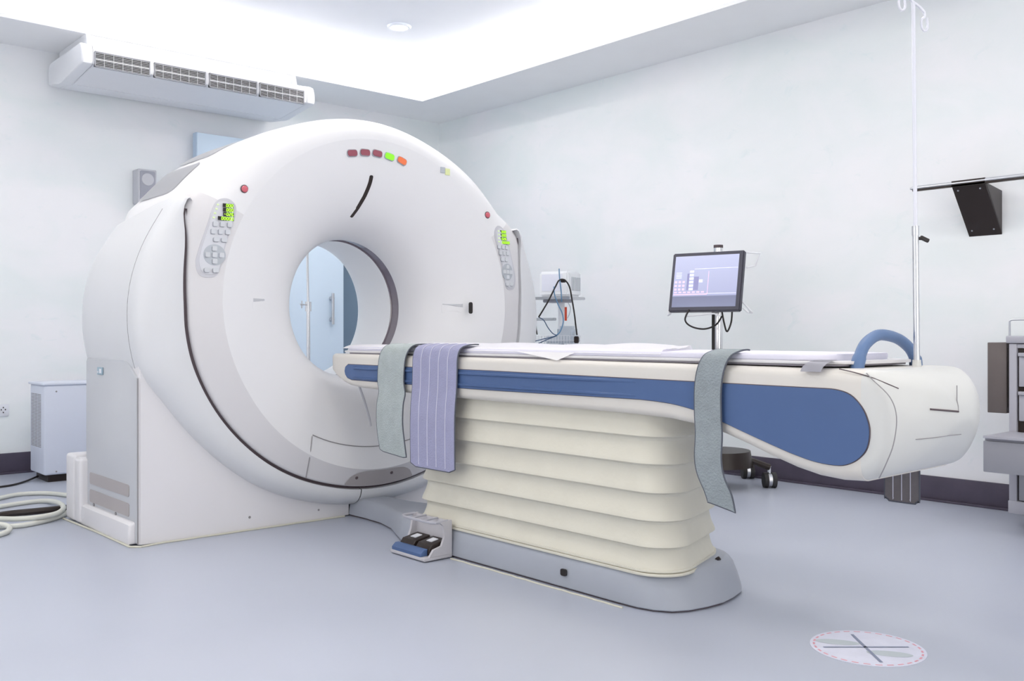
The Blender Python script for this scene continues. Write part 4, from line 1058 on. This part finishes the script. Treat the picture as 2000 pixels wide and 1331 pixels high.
for k in range(5):
    a = 2 * PI * k / 5 + .3; tube(b, [(pp_.x, pp_.y, .12), (pp_.x + .24 * math.cos(a), pp_.y + .24 * math.sin(a), .07)], .016, 8)
obj('star_base', b, 'pm', N)
for k in range(5):
    a = 2 * PI * k / 5 + .3; b = B(); x_, y_ = pp_.x + .24 * math.cos(a), pp_.y + .24 * math.sin(a); cyl(b, (x_ - .012, y_, .03), (x_ + .012, y_, .03), .03, 16); obj('caster', b, 'rubber', N)

# ================================================================== WALL RAIL AND BRACKET
R = thing('wall_rail', 'dark metal rail with a black wedge bracket on the right wall', 'rail', (4.93, 2.0, 1.675))
b = B(); rz = 1.678; tube(b, [(4.935, 2.375, rz), (4.935, 2.36, rz), (4.935, 1.2, rz)], .011, 12, radii=[.006, .011, .011]); obj('rail_tube', b, 'metalm', R)
b = B(); b2(b, 4.925, 4.945, 1.2, 2.36, rz - .017, rz - .008); obj('rail_channel', b, 'dark', R)
b = B(); prism(b, [(4.925, 1.668), (XR - .001, 1.420), (XR - .001, 1.430), (4.935, 1.676)], 1.99, 2.155, 'y'); 
b2(b, 4.925, 4.945, 1.99, 2.155, 1.660, 1.690)
br = obj('bracket_plate', b, 'dark', R, label='black sloping bracket plate')
for yy_ in (1.99, 2.150):
    b = B(); prism(b, [(4.935, 1.668), (XR - .001, 1.645), (XR - .001, 1.425)], yy_, yy_ + .004, 'y'); obj('bracket_cheek', b, P('cheek', (.07, .062, .06), .45), R)
for (yy_, t_) in ((2.02, .10), (2.13, .10), (2.02, .88), (2.13, .88)):
    b = B(); x_ = 4.925 + (XR - 4.925) * t_; z_ = 1.668 + (1.420 - 1.668) * t_; cyl(b, (x_ - .003, yy_, z_ - .003), (x_ + .003, yy_, z_ + .002), .0045, 10); obj('screw', b, 'metalm', br)
b = B(); b2(b, 4.94, 4.955, 2.05, 2.12, rz + .008, rz + .016, bev=.002); obj('rail_clip', b, 'wire', R)
b = B(); cyl(b, (4.935, 1.3, rz), (XR, 1.3, rz), .009, 10); obj('rail_support', b, 'dark', R)

# ================================================================== DRAWER CART (right edge)
yl = 1.79; fx = 4.70
Q = thing('drawer_cart', 'grey metal drawer cart with one open drawer at the right picture edge', 'cart', (4.9, 1.5, 0))
b = B(); b2(b, fx, 5.10, yl - .035, yl, .07, .86, bev=.004); b2(b, fx, 5.10, 1.15, 1.185, .07, .86, bev=.004)
b2(b, fx - .003, 5.103, 1.147, yl + .003, .065, .125, bev=.004); b2(b, 5.08, 5.098, 1.16, yl - .01, .10, .85); b2(b, fx + .005, 5.09, 1.16, yl - .01, .84, .858)
obj('cabinet_frame', b, 'cart', Q)
b = B(); b2(b, fx - .008, 5.11, 1.14, yl + .012, .862, .897, bev=.006); obj('top_tray', b, 'cart', Q)
b = B(); tube(b, [(fx + .01, yl, .89), (fx + .01, yl, .965), (fx + .01, yl - .01, .973), (fx + .01, 1.16, .973), (fx + .01, 1.15, .89)], .005, 8); obj('top_rail', b, 'metalm', Q)
b = B(); b2(b, 4.715, 5.078, 1.19, yl - .036, .13, .838); obj('cabinet_interior', b, 'dark', Q)
for (z0, z1) in ((.66, .80), (.50, .62), (.13, .29)):
    b = B(); b2(b, fx - .002, fx + .014, 1.19, yl - .045, z0, z1, bev=.003); b2(b, fx - .014, fx + .01, 1.19, yl - .045, z1 + .001, z1 + .018, bev=.003)
    obj('drawer', b, 'cartd' if z0 < .2 else 'cart', Q)
dx0 = 4.424
b = B(); b2(b, dx0, dx0 + .016, 1.15, yl + .005, .285, .425, bev=.004); dr = obj('open_drawer', b, 'cartd', Q, label='pulled out grey drawer')
b = B(); prism(b, [(dx0 - .012, .438), (dx0 - .012, .448), (fx, .448), (fx, .430), (dx0 + .03, .430), (dx0 + .012, .425), (dx0 + .008, .438)], 1.16, yl - .0, 'y'); b2(b, dx0 + .016, fx + .02, yl - .04, yl - .03, .30, .43); b2(b, dx0 + .016, fx + .02, 1.17, yl - .03, .30, .31); obj('drawer_tray', b, 'cart', dr)
b = B(); b2(b, 4.72, 4.95, yl + .018, yl + .105, .53, .865, bev=.003); obj('side_bin', b, 'brown', Q, label='brown bin hung on the side')
b = B(); b2(b, 4.73, 4.95, yl - .0, yl + .019, .56, .84); obj('bin_hanger', b, 'black', Q)
for (x_, y_) in ((4.76, 1.22), (5.04, 1.22), (4.78, 1.52), (5.04, 1.52)):
    b = B(); cyl(b, (x_ - .01, y_, .033), (x_ + .01, y_, .033), .032, 16); cyl(b, (x_, y_, .05), (x_, y_, .07), .01, 8); obj('caster', b, 'rubber', Q)

# ================================================================== FLOOR STICKER
sxc, syc, sr = 2.577, 1.367, .158
Sk = thing('floor_sticker', 'worn round white floor sticker with a cross and dashed pink ring', 'sticker', (sxc, syc, 0))
b = B(); cyl(b, (sxc, syc, .0002), (sxc, syc, .0014), sr, 64); obj('sticker_disc', b, 'sticker', Sk)
b = B()
for k in range(30):
    a0 = 2 * PI * k / 30; a1 = a0 + 2 * PI / 30 * .6
    for (ra, rb) in ((sr - .014, sr - .008),):
        q = [(sxc + r_ * math.cos(a), syc + r_ * math.sin(a), .0017) for r_, a in ((ra, a0), (rb, a0), (rb, a1), (ra, a1))]
        b.faces.new([b.verts.new(v) for v in q])
obj('dashed_ring', b, 'spink', Sk, flat=True, label='faded pink dashed ring')
def strip(p, q, wd, z, mat, nm):
    p = Vector((*p, z)); q = Vector((*q, z)); d = (q - p).normalized(); n_ = Vector((-d.y, d.x, 0)) * wd
    b = B(); b.faces.new([b.verts.new(v) for v in (p + n_, q + n_, q - n_, p - n_)]); return obj(nm, b, mat, Sk, flat=True)
strip((2.484, 1.452), (2.668, 1.289), .0045, .0022, 'sline', 'cross_line'); strip((2.654, 1.457), (2.487, 1.278), .0045, .0022, 'sline', 'cross_line')
for (px, py) in ((1636, 1256), (1738, 1279)):
    c = fl(px, py, .0); b = B(); d = (Vector((2.668, 1.289, 0)) - Vector((2.484, 1.452, 0))).normalized(); n_ = Vector((-d.y, d.x, 0))
    d2 = (d * .9 - n_ * .25 ).normalized(); n3 = Vector((-d2.y, d2.x, 0))
    b.faces.new([b.verts.new(Vector((c.x, c.y, .0019)) + d2 * .062 * math.cos(a) + n3 * .024 * math.sin(a)) for a in (2 * PI * k / 24 for k in range(24))])
    obj('footprint', b, 'sgrey', Sk, flat=True)
